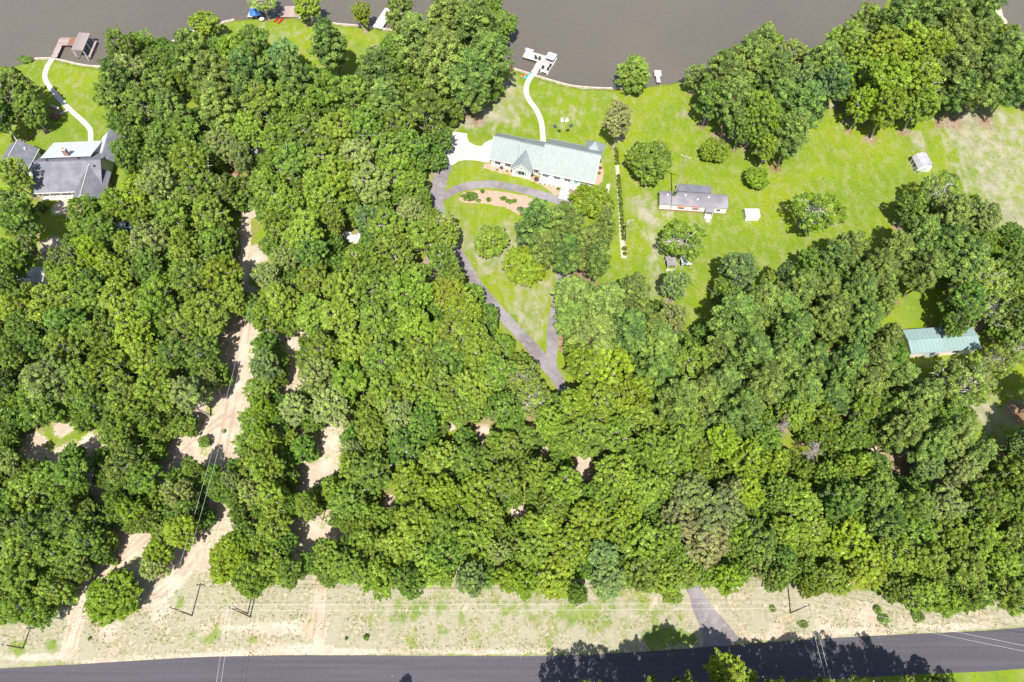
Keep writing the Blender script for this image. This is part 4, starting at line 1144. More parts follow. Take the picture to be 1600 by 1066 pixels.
for (u, v) in ((1.9, 2.5), (6.4, 2.7), (9.4, 1.6), (12.2, 2.6)): part('roof_vent', MB().lathe([(.16, 3.15), (.16, 3.55), (.24, 3.56), (.2, 3.68)], 8, (u, v)), M_TRIM, mh)
dr = part('door', MB().box(12.1, 13.0, 0.09, 0.148, 0.55, 2.5), M_BLACK, mh); part('handle', MB().box(12.88, 12.94, 0.03, 0.09, 1.4, 1.5), M_METAL, dr)
# ---- shed with gambrel roof
ox, oy = W(1429, 268, 0); 
sh = thing('garden_shed', 'small white shed with grey gambrel roof on the right lawn', 'shed', 106.1, 130.7, 0, math.radians(9))
sh.scale = (1.1, 0.82, 1.0)
m = MB(); prof = [(0,1.9),(0.7,2.9),(1.9,3.3),(3.1,2.9),(3.8,1.9)]
vs = [(u, v, z) for v in (0, 4.6) for u, z in [(0.1,0)] + [(max(.1,min(3.7,u)), z-.08) for u, z in prof] + [(3.7,0)]]
n = len(vs)//2
part('wall', MB().add(vs, [tuple(range(n)), tuple(range(2*n-1, n-1, -1)), (0, n, n+1, 1), (n-1, n-2, 2*n-2, 2*n-1)]), M_WHITE, sh)
mats = [M_SHINGLE, M_SHINGLE2, M_WHITEMETAL, M_WHITEMETAL]
for i in range(4):
    (a, za), (b, zb) = prof[i], prof[i+1]
    part('roof_panel', MB().slab([(a-.02*(i==0),-.25,za+.002*i),(b,-.25,zb+.002*i),(b,4.85,zb+.002*i),(a-.02*(i==0),4.85,za+.002*i)], 0.07), M_SHEDROOF, sh)
dr = part('door', MB().box(1.2, 2.6, -0.05, -0.005, 0.05, 1.95), M_SIDING, sh); part('handle', MB().box(2.4, 2.46, -0.1, -0.05, 1.0, 1.15), M_BLACK, dr)
part('side_window', MB().box(0.05, 0.095, 1.6, 2.6, 0.6, 1.6), M_GLASS, sh)
part('side_window', MB().box(0.05, 0.095, 3.2, 3.8, 0.6, 1.6), M_GLASS, sh)
# ---- tent
tx, ty = W(1174, 347)
tn = thing('canopy_tent', 'small white canopy tent on the lawn right of the mobile home', 'tent', tx, ty+0.2, 0, 0.0)
m = MB().add([(-1.8,0,1.9),(1.8,0,1.9),(1.8,2.6,1.9),(-1.8,2.6,1.9),(-0.7,1.3,2.65),(0.7,1.3,2.65)], [(0,1,5,4),(1,2,5),(2,3,4,5),(3,0,4)])
part('canopy', m, M_TRIM, tn)
part('side_cloth', MB().box(-1.75, 1.75, 0.03, 0.06, 0.15, 1.9).box(-1.75, 1.75, 2.54, 2.57, 0.15, 1.9).box(-1.75,-1.72,.07,2.53,.15,1.9), M_WHITE, tn)
for x in (-1.76, 1.76):
    for y in (0.02, 2.58): part('leg', MB().tube([(x, y, 0), (x, y, 1.9)], 0.04, 6), M_METAL, tn)
# ---- pale green metal-roofed building at right
ax, ay = W(1424, 553, 3); bx, by = W(1534, 545, 3)
rz = math.atan2(by-ay, bx-ax)
pb = thing('metal_roofed_building', 'building under a pale green metal roof half hidden by trees at right', 'building', ax, ay, 0, rz)
part('wall', gable_walls(0.4, 15.8, 0.4, 5.8, 0, 2.85, 3.3), M_CREAM, pb)
a = (0, 16.2, 0, 6.2, 3.0, 3.55)
rf = part('roof', gable_roof(*a), M_TEALMETAL, pb); part('roof_seams', ribs(*a, step=0.9), M_TEALMETAL, rf, 'stuff')
ridge_cap(rf, (0, 3.1, 3.6), (16.2, 3.1, 3.6), M_TEALMETAL)
part('door', MB().box(4, 7, 0.33, 0.395, 0, 2.6), M_SIDING, pb); window(pb, 11, 0.4, 1.0, 1.4, 1.1)

# ---- grey-roofed house at left
o_ = W(53, 302, 3)
lh = thing('lake_house', 'grey shingle house with white metal porch roof, chimney and front porch posts', 'house', o_[0], o_[1], 0, math.radians(3.0))
part('wall', gable_walls(0.4, 16.6, 1.6, 12.4, 0, 2.9, 6.3), M_SIDING, lh)
part('roof', gable_roof(0, 17.2, 0, 13.4, 3.0, 6.9), M_SHINGLE, lh)
ridge_cap(lh, (0, 6.7, 6.94), (17.2, 6.7, 6.94), M_SHINGLE, 0.1)
part('porch_roof', MB().slab([(1.3,8.6,6.35),(14.0,8.6,6.35),(14.0,16.4,3.6),(1.3,16.4,3.6)], 0.12), M_WHITEMETAL, lh)
m = MB()
for i in range(22):
    u = 1.4 + i*0.595; m.add([(u,8.6,6.36),(u+.05,8.6,6.36),(u+.05,16.4,3.61),(u,16.4,3.61),(u,8.6,6.41),(u+.05,8.6,6.41),(u+.05,16.4,3.66),(u,16.4,3.66)], [(4,5,6,7),(0,4,7,3),(1,2,6,5)])
part('roof_seams', m, M_WHITEMETAL, lh, 'stuff')
part('rear_wall', MB().box(1.6, 13.7, 12.5, 16.0, 0, 3.55), M_CREAM, lh)
# front cross gable
part('wall', gable_walls(10.7, 17.6, -3.6, 4.0, 0, 2.9, 5.8, 'v'), M_BRICK, lh)
part('roof', gable_roof(10.2, 18.2, -4.0, 6.0, 3.0, 6.4, 'v'), M_SHINGLE, lh)
ridge_cap(lh, (14.2, -4.0, 6.44), (14.2, 6.0, 6.44), M_TRIM, 0.07)
m = MB()
for a, b in ((10.2, 14.2), (18.2, 14.2)):
    m.add([(a,-4.09,2.78),(b,-4.09,6.18),(b,-4.09,6.42),(a,-4.09,3.02),(a,-4.01,2.78),(b,-4.01,6.18),(b,-4.01,6.42),(a,-4.01,3.02)], [(0,1,2,3),(7,6,5,4),(3,2,6,7),(0,4,5,1)])
part('barge_board', m, M_TRIM, lh)
part('gutter', MB().box(0, 10.2, -0.12, -0.02, 2.78, 2.98), M_TRIM, lh)
part('garage_door', MB().box(12.2, 16.2, -3.68, -3.61, 0, 2.4), M_TRIM, lh)
# rear right wing
part('wall', gable_walls(13.2, 18.6, 11.5, 18.3, 0, 2.8, 5.0, 'v'), M_SIDING, lh)
part('roof', gable_roof(13.9, 19.6, 8.6, 18.8, 3.2, 5.8, 'v'), M_SHINGLE, lh)
ch = part('chimney', MB().box(7.4, 8.5, 9.0, 9.8, 5.2, 8.3), M_BRICK, lh); part('chimney_cap', MB().box(7.3, 8.6, 8.9, 9.9, 8.3, 8.45), M_CONCRETE, ch)
part('flue', MB().lathe([(.18, 8.45), (.18, 8.8)], 8, (7.95, 9.4)), M_ORANGE, ch)
for u, v, z in ((3.4, 7.6, 6.4), (11.2, 7.9, 6.2), (15.6, 5.3, 6.1)): part('roof_vent', MB().box(u-.25, u+.25, v-.15, v+.15, z, z+.35), M_BLACK, lh)
for u in (0.6, 3.4, 6.2, 9.0): part('porch_post', MB().box(u-.08, u+.08, 0.12, 0.28, 0.2, 2.82), M_TRIM, lh)
part('porch_floor', MB().box(0.4, 10.2, 0.0, 1.6, 0, 0.2), M_CREAM, lh)
for u in (2.2, 5.0): window(lh, u, 1.6, 0.9, 1.2, 1.3)
dr = part('door', MB().box(7.2, 8.2, 1.52, 1.595, 0.2, 2.3), M_DECKRED, lh); part('handle', MB().box(8.05, 8.12, 1.46, 1.52, 1.1, 1.2), M_METAL, dr)
for k in range(2): part('step', MB().box(6.9, 8.5, -0.35-.3*k, -0.01-.3*k, 0, 0.16-.07*k), M_CONCRETE, lh)
# ---- gabled garage left
g0 = W(44, 264, 3)
ga = thing('detached_garage', 'detached gabled garage with grey shingles left of the lake house', 'garage', g0[0], g0[1], 0, math.radians(-6))
part('wall', gable_walls(-8.0, -0.4, 0.3, 6.6, 0, 2.9, 5.3, 'v'), M_SIDING, ga)
part('roof', gable_roof(-8.4, 0, 0, 7.0, 3.0, 5.8, 'v'), M_SHINGLE, ga)
part('gutter', MB().box(0.0, 0.1, 0, 7.0, 2.75, 2.97), M_TRIM, ga)
ridge_cap(ga, (-4.2, 0, 5.84), (-4.2, 7.0, 5.84), M_TRIM, 0.07)
part('roof_vent', MB().box(-2.3, -1.9, 5.0, 5.4, 4.4, 4.9), M_TRIM, ga)
window(ga, -6.0, 0.3, 1.0, 1.2, 1.1)
part('garage_door', MB().box(-3.9, -1.0, 0.22, 0.295, 0, 2.4), M_TRIM, ga)
# ---- half-hidden house with deck
c0 = W(340, 262, 0)
hb = thing('hidden_house', 'pinkish-grey roofed house half hidden in trees with a small wooden deck', 'house', c0[0], c0[1], 0, math.radians(-8))
part('wall', gable_walls(0.3, 11.0, 0.3, 7.4, 0, 2.8, 4.8), M_CREAM, hb)
part('roof', gable_roof(0, 11.4, 0, 7.8, 2.9, 4.9), M_SHINGLE2, hb)
ridge_cap(hb, (0, 3.9, 4.94), (11.4, 3.9, 4.94), M_SHINGLE2, .08)
part('deck', MB().box(2.0, 6.6, -3.0, 0.2, 0.4, 0.6), M_DECKRED, hb)
m = MB().box(2.0, 6.6, -3.0, -2.93, 1.4, 1.5).box(2.0, 6.6, -3.0, -2.93, 0.65, 0.75)
for i in range(24): m.box(2.0+i*.195, 2.07+i*.195, -2.99, -2.94, 0.6, 1.4)
part('railing', m, M_CREAM, hb)
window(hb, 8.5, 0.3, 0.9, 1.3, 1.2)
dr = part('door', MB().box(3.8, 4.8, 0.22, 0.295, 0.6, 2.6), M_WHITE, hb)
# ---- grey shed in left wood
s0 = W(32, 446, 0)
gs = thing('grey_shed', 'grey metal-roofed shed speckled with shade in the left wood', 'shed', s0[0], s0[1], 0, math.radians(-5))
part('wall', MB().box(0.3, 6.6, 0.3, 3.9, 0, 2.3), M_SIDING, gs)
a = (0, 6.9, 0, 4.2, 2.4, 3.0)
rf = part('roof', gable_roof(*a), M_METAL, gs); part('roof_seams', ribs(*a), M_METAL, rf, 'stuff')
part('door', MB().box(2.4, 4.0, 0.22, 0.295, 0, 2.1), M_WHITE, gs)
# ---- lean-to shelters
def shelter(px, py, w, d, mat, label, rz):
    x, y = W(px, py, 0)
    s = thing('lean_to_shelter', label, 'shelter', x, y, 0, rz, 'low shelters under the leaning tree')
    part('roof', MB().slab([(0,0,1.9),(w,0,1.9),(w,d,2.25),(0,d,2.25)], 0.09), mat, s)
    for u in (0.12, w-0.12):
        for v in (0.12, d-0.12): part('post', MB().box(u-.06, u+.06, v-.06, v+.06, 0, 1.82+0.35*v/d), M_TRIM, s)
    part('bench', MB().box(0.4, w-.4, d-.7, d-.3, 0, 0.5), M_BLACK, s)
shelter(1041, 423, 2.3, 2.6, M_SHINGLE2, 'grey flat-roofed lean-to shelter left of the leaning trunk', math.radians(8))
shelter(1063, 421, 2.4, 2.4, M_WHITEMETAL, 'white-roofed lean-to shelter right of the leaning trunk', math.radians(5))
x0, y0 = W(1048, 418)
poly_sheet('concrete_pad', [(x0-1.2, y0-1.2), (x0+1.0, y0-1.2), (x0+1.0, y0-.4), (x0-1.2, y0-.4)], 0.03, M_TAN)

# ------------------------------------------------------------------ docks
def planked(parent, x0, x1, y0, y1, z, mat, along='x', w=0.3):
    """every walking board its own piece, data shared"""
    n = max(1, int(((x1-x0) if along == 'x' else (y1-y0))/w)); st = ((x1-x0) if along == 'x' else (y1-y0))/n
    base = MB().box(0, st-.03, y0, y1, 0, .06) if along == 'x' else MB().box(x0, x1, 0, st-.03, 0, .06)
    me = base.mesh('plank'); me.materials.append(mat)
    for i in range(n):
        o = link('plank', me, None, parent)
        o.location = (x0+i*st, 0, z + 0.006*((i*7) % 3)) if along == 'x' else (0, y0+i*st, z + 0.006*((i*7) % 3))
def pilings(parent, pts, z0=-2.0, z1=0.3, r=0.12, mat=None):
    for x, y in pts: part('piling', MB().tube([(x, y, z0), (x, y, z1)], r, 8), mat or M_POLE, parent)
# 1 boathouse dock
a = Vector(W(84, 90, .3)); b = Vector(W(97, 62, .3))
d1 = thing('boathouse_dock', 'wooden dock with a roofed boat slip at top left', 'dock', a.x, a.y, 0, math.atan2((b-a).y, (b-a).x) - math.pi/2)
planked(d1, -0.9, 0.9, 0, 5.2, .28, M_DECK, 'y')
planked(d1, -0.9, 6.6, 5.2, 8.4, .28, M_DECK, 'x')
part('deck_section', MB().box(2.3, 5.4, 5.4, 8.2, .36, .385), M_DECKRED, d1, label='reddish brown deck section')
part('joist', MB().box(-.85, -.7, 0, 8.3, .05, .27).box(.7, .85, 0, 5.3, .05, .27).box(-.6, 6.4, 8.1, 8.25, .05, .27).box(-.6, 6.4, 5.3, 5.45, .05, .27), M_POLE, d1)
pilings(d1, [(-.8, 1.5), (.8, 1.5), (-.8, 4.6), (.8, 4.6), (-.8, 8.3), (3, 8.4), (6.4, 8.3), (3, 5.2), (10.0, .4), (10.0, 7.2), (6.6, .4), (10.6, 4.0)], z1=0.5)
part('boathouse_roof', MB().slab([(6.5,0.2,3.1),(9.8,0.2,2.9),(9.8,7.4,2.9),(6.5,7.4,3.1)], 0.14), M_BOATROOF, d1)
bw = MB().box(0, 3.28, 0, .27, 0, .035).mesh('roof_board'); bw.materials.append(M_BOATROOF)
for i in range(24):
    o = link('roof_board', bw, None, d1); o.location = (6.51, .22+i*.3, 3.106 + .004*(i % 3)); o.rotation_euler = (0, 0.0605, 0)
for x in (6.7, 9.6):
    for y in (0.5, 3.8, 7.1): part('roof_post', MB().box(x-.08, x+.08, y-.08, y+.08, -1.5, 2.85), M_TRIM, d1)
part('catwalk', MB().box(9.9, 10.5, 0.4, 7.4, .2, .3), M_DECK, d1)
# 2 pontoon dock
ca = Vector(W(835, 113, .3)); cb = Vector(W(846, 94, .3))
d2 = thing('lake_dock', 'pale T-shaped dock at the end of the curved white path', 'dock', ca.x, ca.y, 0, math.atan2((cb-ca).y, (cb-ca).x) - math.pi/2)
planked(d2, -0.9, 0.9, -0.3, 6.0, .30, M_DECKWHITE, 'y')
pf = MB()
planked(d2, -5.6, 1.0, 4.3, 7.4, .36, M_DECKWHITE, 'x')
pilings(d2, [(-.8, 1.5), (.8, 1.5), (-5.4, 4.4), (-5.4, 7.2), (-2.5, 7.3), (.9, 7.3), (.9, 4.4)], z1=.6)
part('step_platform', MB().box(-6.1, -3.6, 7.45, 8.5, .2, .3), M_DECKWHITE, d2)
pb_ = Vector(W(857, 101, 0))
bt = thing('pontoon_boat', 'white pontoon boat with a square canopy moored on the dock', 'boat', pb_.x, pb_.y, WATER_Z, d2.rotation_euler[2]-0.05)
for x in (-1.0, 1.0): part('pontoon', MB().tube([(x,-3.4,.15),(x,-3.0,.15),(x,2.7,.15),(x,3.1,.15)], [.12,.34,.34,.2], 10), M_METAL, bt)
m = MB().slab([(-1.35,-2.9,.72),(-.7,-3.4,.72),(.7,-3.4,.72),(1.35,-2.9,.72),(1.35,3.0,.72),(-1.35,3.0,.72)], .12)
part('deck', m, M_DECKWHITE, bt)
part('rail_fence', MB().box(-1.35,-1.28,-2.8,2.9,.72,1.35).box(1.28,1.35,-2.8,2.9,.72,1.35).box(-1.2,-.5,-3.1,-3.04,.72,1.35).box(.5,1.2,-3.1,-3.04,.72,1.35).box(-1.27,1.27,2.84,2.9,.72,1.35), M_TRIM, bt)
m = MB(); 
m.add([(-1.3,.3,2.55),(1.3,.3,2.55),(1.3,2.9,2.55),(-1.3,2.9,2.55),(-1.0,.5,2.78),(1.0,.5,2.78),(1.0,2.7,2.78),(-1.0,2.7,2.78)], [(0,1,5,4),(1,2,6,5),(2,3,7,6),(3,0,4,7),(4,5,6,7),(3,2,1,0)])
part('canopy', m, M_TRIM, bt)
for x in (-1.25, 1.25):
    for y in (.4, 2.8): part('canopy_pole', MB().tube([(x, y, .72), (x, y, 2.55)], .03, 6), M_METAL, bt)
for x, y in ((-.8,-2.2),(.8,-2.2),(.8,-.6)):
    s = part('seat', MB().box(x-.35, x+.35, y-.3, y+.3, .72, 1.12), M_BLACK, bt); part('seat_back', MB().box(x-.35, x+.35, y+.3, y+.4, 1.0, 1.6), M_BLACK, s)
part('console', MB().box(-.9, -.3, -.3, .2, .72, 1.6), M_DECKWHITE, bt)
part('outboard_motor', MB().box(-.22, .22, 3.05, 3.45, .3, 1.35).box(-.08, .08, 3.1, 3.3, -.4, .3), M_BLACK, bt)
# 3 others
def simple_dock(label, px, py, w, l, rz, mat, z=.3, plats=()):
    x, y = W(px, py, z)
    d = thing('small_dock', label, 'dock', x, y, 0, rz)
    planked(d, -w/2, w/2, 0, l, z, mat, 'y')
    pilings(d, [(-w/2+.1, .8), (w/2-.1, .8), (-w/2+.1, l-.3), (w/2-.1, l-.3)])
    for (x0, x1, y0, y1) in plats:
        planked(d, x0, x1, y0, y1, z+.06, mat, 'x'); pilings(d, [(x0+.1, y1-.1), (x1-.1, y1-.1), (x0+.1, y0+.1), (x1-.1, y0+.1)])
    return d
simple_dock('white plank dock beside the blue canopy at the top', 394, 27, 3.0, 12, math.radians(-6), M_DECKWHITE)
simple_dock('brown plank dock reaching out behind the shoreline trees at the top', 452, 27, 5.5, 5.0, 0, M_DECK)
simple_dock('tan dock with cross platform left of the big pine clump', 589, 44, 3.0, 7.5, math.radians(-20), M_DECKWHITE, plats=[(-1.4, 5.0, 6.0, 9.0)])
simple_dock('small grey dock just right of the large lakeside tree', 1029, 129, 1.1, 4.6, math.radians(-2), M_DECKWHITE, plats=[(-1.0, 1.0, 2.4, 4.8)])

# ------------------------------------------------------------------ small things
def deck_chair(label, px, py, rz, mat, z=0, group=None, wz=None):
    x, y = W(px, py, z)
    c = thing('lawn_chair', label, 'chair', x, y, z, rz, group)
    part('seat', MB().slab([(-.32,-.3,.42),(.32,-.3,.42),(.32,.3,.36),(-.32,.3,.36)], .05), mat, c)
    part('backrest', MB().add([(-.34,.25,.36),(.34,.25,.36),(.3,.62,1.05),(-.3,.62,1.05),(-.34,.31,.34),(.34,.31,.34),(.3,.68,1.03),(-.3,.68,1.03)],
                              [(0,1,2,3),(7,6,5,4),(3,2,6,7),(0,4,5,1),(1,5,6,2),(0,3,7,4)]), mat, c)
    for s in (-1, 1):
        part('armrest', MB().box(s*.38-.06, s*.38+.06, -.35, .4, .6, .64), mat, c)
        for y in (-.3, .3): part('leg', MB().box(s*.36-.03, s*.36+.03, y-.04, y+.04, 0, .6), mat, c)
    c.scale = (0.9, 0.9, 0.95)
    return c
G = 'lawn chairs set in a ring'
deck_chair('white lawn chair, left one of the pair nearest the lake', 878.5, 191, math.radians(12), M_TRIM, group=G)
deck_chair('white lawn chair, right one of the pair nearest the lake', 885.5, 191, math.radians(-12), M_TRIM, group=G)
deck_chair('indigo lawn chair at the left of the ring', 868, 199.5, math.radians(85), M_INDIGO, group=G)
deck_chair('indigo lawn chair at the right of the ring', 891, 198.5, math.radians(-85), M_INDIGO, group=G)
deck_chair('black lawn chair at the lower left of the ring', 874, 206, math.radians(150), M_BLACK, group=G)
deck_chair('black lawn chair at the lower right of the ring', 886.5, 205, math.radians(-150), M_BLACK, group=G)
deck_chair('black chair on the pale dock, left one', 837.5, 92.5, math.radians(20), M_BLACK, .42, 'chairs on the pale dock')
deck_chair('black chair on the pale dock, right one nearer the pontoon boat', 843, 94, math.radians(-10), M_BLACK, .42, 'chairs on the pale dock')

def kayak(label, px, py, rz, mat, L_=3.0):
    x, y = W(px, py, .2)
    k = thing('kayak', label, 'kayak', x, y, 0, rz, 'kayaks pulled up on the grass')
    m = MB(); vs = []; fs = []; n = 9
    for i in range(n):
        t = i/(n-1); w = .42*math.sin(math.pi*min(max(t, .03), .97))**.6; yy = (t-.5)*L_; rise = .12*(2*t-1)**2
        vs += [(-w, yy, .22+rise), (-w*.6, yy, .02+rise), (w*.6, yy, .02+rise), (w, yy, .22+rise), (w*.5, yy, .32+rise), (-w*.5, yy, .32+rise)]
    for i in range(n-1):
        for j in range(6): fs.append((i*6+j, i*6+(j+1) % 6, i*6+6+(j+1) % 6, i*6+6+j))
    fs += [tuple(range(6))[::-1], tuple(range((n-1)*6, n*6))]
    part('hull', m.add(vs, fs), mat, k)
    part('cockpit', MB().lathe([(.24, .33), (.26, .38), (.2, .39)], 10), M_BLACK, k)
kayak('red kayak on the top lawn, left one', 433, 30, math.radians(-30), M_RED)
kayak('red kayak on the top lawn, right one', 439, 32.5, math.radians(-30), M_RED)
kayak('teal kayak on the shore left of the pale dock path', 823, 119, math.radians(-38), M_TEALPL, 3.2)
kayak('orange kayak lying left of the teal kayak', 818, 118, math.radians(-65), M_ORANGE, 2.6)
# blue canopy
x, y = W(402, 28, 0)
t = thing('blue_canopy', 'blue cloth canopy beside the white dock at the top', 'canopy', x, y, 0, 0.2)
part('cloth', MB().add([(-1.7,-1.7,2.1),(1.7,-1.7,2.1),(1.7,1.7,2.1),(-1.7,1.7,2.1),(0,0,2.9)], [(0,1,4),(1,2,4),(2,3,4),(3,0,4)]), M_BLUE, t)
for a in (-1.65, 1.65):
    for b in (-1.65, 1.65): part('pole', MB().tube([(a,b,0),(a,b,2.1)], .035, 6), M_METAL, t)
x, y = W(410, 33, 0)
t = thing('garden_table', 'pale garden table under the trees near the blue canopy', 'table', x, y, 0, 0.4)
part('table_top', MB().lathe([(.75, .7), (.75, .76)], 14), M_TRIM, t); part('pedestal', MB().tube([(0,0,0),(0,0,.7)], .07, 8), M_TRIM, t)
# swing seat near left of path
x, y = W(802, 134, 0)
t = thing('lounge_chair', 'dark reclining lounge chair near the shore left of the curved path', 'lounger', x, y, 0, math.radians(60))
part('seat', MB().slab([(-.35,-.9,.35),(.35,-.9,.35),(.35,.4,.35),(-.35,.4,.35)], .06), M_BLACK, t)
part('backrest', MB().slab([(-.35,.4,.36),(.35,.4,.36),(.35,1.0,.8),(-.35,1.0,.8)], .06), M_INDIGO, t)
for a in (-.3, .3):
    for b in (-.8, .3): part('leg', MB().box(a-.03, a+.03, b-.03, b+.03, 0, .29), M_METAL, t)
x, y = W(798, 114, 0)
t = thing('flag_pole', 'thin white flag pole with a small pink banner by the shore', 'flag pole', x, y)
part('pole', MB().tube([(0,0,0),(0,0,3.0)], .05, 6), M_TRIM, t); part('banner', MB().box(0.06, 0.5, -.02, .02, 1.1, 2.7), M_ORANGE, t)
# playhouse / swing beside left path
x, y = W(86, 182, 0)
t = thing('garden_swing', 'brown wooden garden arbour swing in tree shade beside the left path', 'swing', x, y, 0, math.radians(-28))
part('platform', MB().box(-1.3, 1.6, -1.2, 1.0, 0, .25), M_DECKRED, t)
for k in range(8): part('roof_slat', MB().box(-1.5, 1.4, 1.1+.22*k-.9, 1.22+.22*k-.9, 2.2, 2.28), M_DECKWHITE if k > 4 else M_DECKRED, t)
for a in (-1.3, 1.2):
    for b in (.2, 1.7): part('post', MB().box(a-.07, a+.07, b-.07, b+.07, 0, 2.2), M_DECK, t)
part('bench', MB().box(-1.0, .9, .6, 1.1, .5, .58).box(-1.0, .9, 1.1, 1.16, .58, 1.1), M_DECK, t)
# timbers in the shade left
def log(label, pa, pb_, r=.14):
    a = Vector((*W(*pa), r)); b = Vector((*W(*pb_), r)); c = (a+b)/2
    o = link('fallen_log', MB().tube([a-c, (a+b)/2-c+Vector((0,0,.02)), b-c], [r, r*.9, r*.7], 8).mesh('fallen_log'), M_TRACKRUST); o.location = c
    tag(o, label, 'log'); return o
log('long bare log on the shaded ground above the detached garage', (37, 224), (72, 198))
log('short pale fallen trunk in the opening of the left wood', (10, 738), (45, 755), .2)
log('pale fallen trunk on the shaded lawn at right', (1520, 628), (1550, 616), .18)
# propane tank
x, y = W(949, 297, 0)
t = thing('propane_tank', 'white horizontal propane tank on the lawn right of the ranch house', 'tank', x, y, 0, math.radians(-14))
m = MB().tube([(0,-1.25,.8),(0,-1.1,.8),(0,-.9,.8),(0,.9,.8),(0,1.1,.8),(0,1.25,.8)], [.12,.38,.5,.5,.38,.12], 14)
part('tank_body', m, M_TRIM, t)
for y_ in (-.7, .7): part('saddle', MB().box(-.4, .4, y_-.08, y_+.08, 0, .4), M_CONCRETE, t)
part('dome', MB().lathe([(.16, 1.25), (.16, 1.42), (.05, 1.46)], 10), M_METAL, t)
# rubble
x, y = W(550, 372, 0)
for i in range(11):
    rs = np.random.RandomState(50+i); a = rs.uniform(0, 6.3); rr_ = rs.uniform(0, 1) ** .6
    me = MB().lathe([(.25,0),(.6,.12),(.62,.4),(.35,.66),(.05,.7)], 7).mesh('pale_boulder')
    cs = np.array([v.co[:] for v in me.vertices]); cs += rs.normal(size=cs.shape)*.07; me.vertices.foreach_set('co', cs.ravel())
    o = link('pale_boulder', me, M_ROCK); o.location = (x + math.cos(a)*rr_*2.9, y + math.sin(a)*rr_*1.6 - 0.25*math.cos(a)*rr_*2, -0.05)
    s = rs.uniform(.8, 1.7); o.scale = (s*1.2, s, s*.8); o.rotation_euler = (0, 0, rs.uniform(0, 6))
    tag(o, 'pale boulder in the white rubble heap in the central wood', 'boulder', 'pale boulders of the rubble heap')
# cars
def car(px, py, rz, mat, label):
    x, y = W(px, py, 0)
    c = thing('parked_car', label, 'car', x, y, 0, rz)
    prof = [(-2.2,.35),(-2.25,.75),(-2.0,.95),(-1.3,1.0),(-.7,1.45),(.9,1.48),(1.6,1.05),(2.15,.95),(2.25,.6),(2.2,.35)]
    n = len(prof); vs = []
    for s in (-1, 1):
        for u, z in prof: vs.append((u, s*(.88 if z < 1.1 else .68), z))
    fs = [tuple(range(n))[::-1], tuple(range(n, 2*n))] + [(i, (i+1) % n, (i+1) % n + n, i+n) for i in range(n)]
    part('body', MB().add(vs, fs), mat, c)
    part('windscreen', MB().add([(-1.25,-.7,1.04),(-1.25,.7,1.04),(-.74,.6,1.44),(-.74,-.6,1.44)], [(0,1,2,3)]), M_GLASS, c)
    part('rear_window', MB().add([(1.56,-.7,1.1),(1.56,.7,1.1),(.98,.6,1.47),(.98,-.6,1.47)], [(3,2,1,0)]), M_GLASS, c)
    for s in (-1, 1):
        part('side_window', MB().add([(-1.0,s*.80,1.08),(1.3,s*.80,1.08),(.85,s*.70,1.42),(-.65,s*.70,1.42)], [(0,1,2,3)]), M_GLASS, c)
        for u in (-1.4, 1.4):
            w = part('wheel', MB().tube([(u, s*.68, .33), (u, s*.90, .33)], .33, 14), M_BLACK, c); part('rim', MB().tube([(u, s*.89, .33), (u, s*.915, .33)], .2, 10), M_METAL, w)
    for s in (-.6, .6):
        part('headlight', MB().box(-2.27, -2.2, s-.15, s+.15, .65, .8), M_TRIM, c); part('taillight', MB().box(2.18, 2.26, s-.15, s+.15, .7, .85), M_RED, c)
car(194, 356, math.radians(5), M_CARBLUE, 'pale blue parked car half hidden under trees right of the lake house')
car(408, 240, math.radians(20), M_CARWHITE, 'white parked car half hidden right of the hidden house')
# red blossoms on the crape myrtle
rs = np.random.RandomState(9); m = MB()
for i in range(5):
    px_, py_ = [(132,332),(130,325),(137,330),(128,341),(134,345)][i]
    x, y = W(px_, py_, 5.2)
    for k in range(14):
        d = rs.normal(size=3)*.35
        m.box(x+d[0]-.12, x+d[0]+.12, y+d[1]-.12, y+d[1]+.12, 8.9+d[2]*.4-3.4-.1, 8.9+d[2]*.4-3.4+.1)

# ------------------------------------------------------------------ shrubs
def shrub_mesh(seed, mat, k=26, per=34):
    rs = np.random.RandomState(seed)
    C = unit(rs.normal(size=(k, 3))) * 0.62; C[:, 2] = np.abs(C[:, 2])*.9 + .35
    v, q, t = leaf_quads(rs, C, np.full(k, .34), per, .16, unit(C), 1.4)
    v2, q2, t2 = leaf_quads(rs, C*.6, np.full(k, .34), 12, .26, unit(C), 1.2)
    return join_leaves('shrub', [(v, q, t), (v2, q2, t2)], mat)
SHR = [shrub_mesh(800+i, M_LEAF) for i in range(4)]
def shrub(px, py, rpx, col, label, group=None, zs=1.0, sx=1.0, i=0, name='round_shrub', cat='shrub', rz=0.0):
    rw = rpx*mpp(py, .5); x, y = W(px, py, rw*.5)
    o = link(name, SHR[i % 4]); o.location = (x, y, 0); o.scale = (rw*sx, rw, rw*zs); o.rotation_euler = (0, 0, rz if sx != 1 else i*1.3)
    o.color = (*col, 0 if col[0] > col[1] else 1); tag(o, label, cat, group); return o
PUR = (0.15, 0.085, 0.085); GRN = (0.085, 0.15, 0.022)
shrub(784, 262, 3.6, PUR, 'purple-brown ball shrub, leftmost in the front bed', i=0)
shrub(801, 266, 3.9, PUR, 'purple-brown ball shrub left of the front gable window', i=1)
shrub(831, 273, 4.0, PUR, 'purple-brown ball shrub just right of the front gable', i=2)
shrub(838, 280, 4.6, PUR, 'largest purple-brown ball shrub by the left porch end', i=3)
shrub(872.5, 295, 3.4, GRN, 'clipped green ball shrub beside the front walk', i=0)
for k, x in enumerate((844, 851, 858.5, 865)): shrub(x, 287 + k*1.0, 1.5, GRN, 'tiny green shrub, %s from the left along the porch bed' % ['first', 'second', 'third', 'fourth'][k], 'tiny shrubs in the porch bed', i=k)
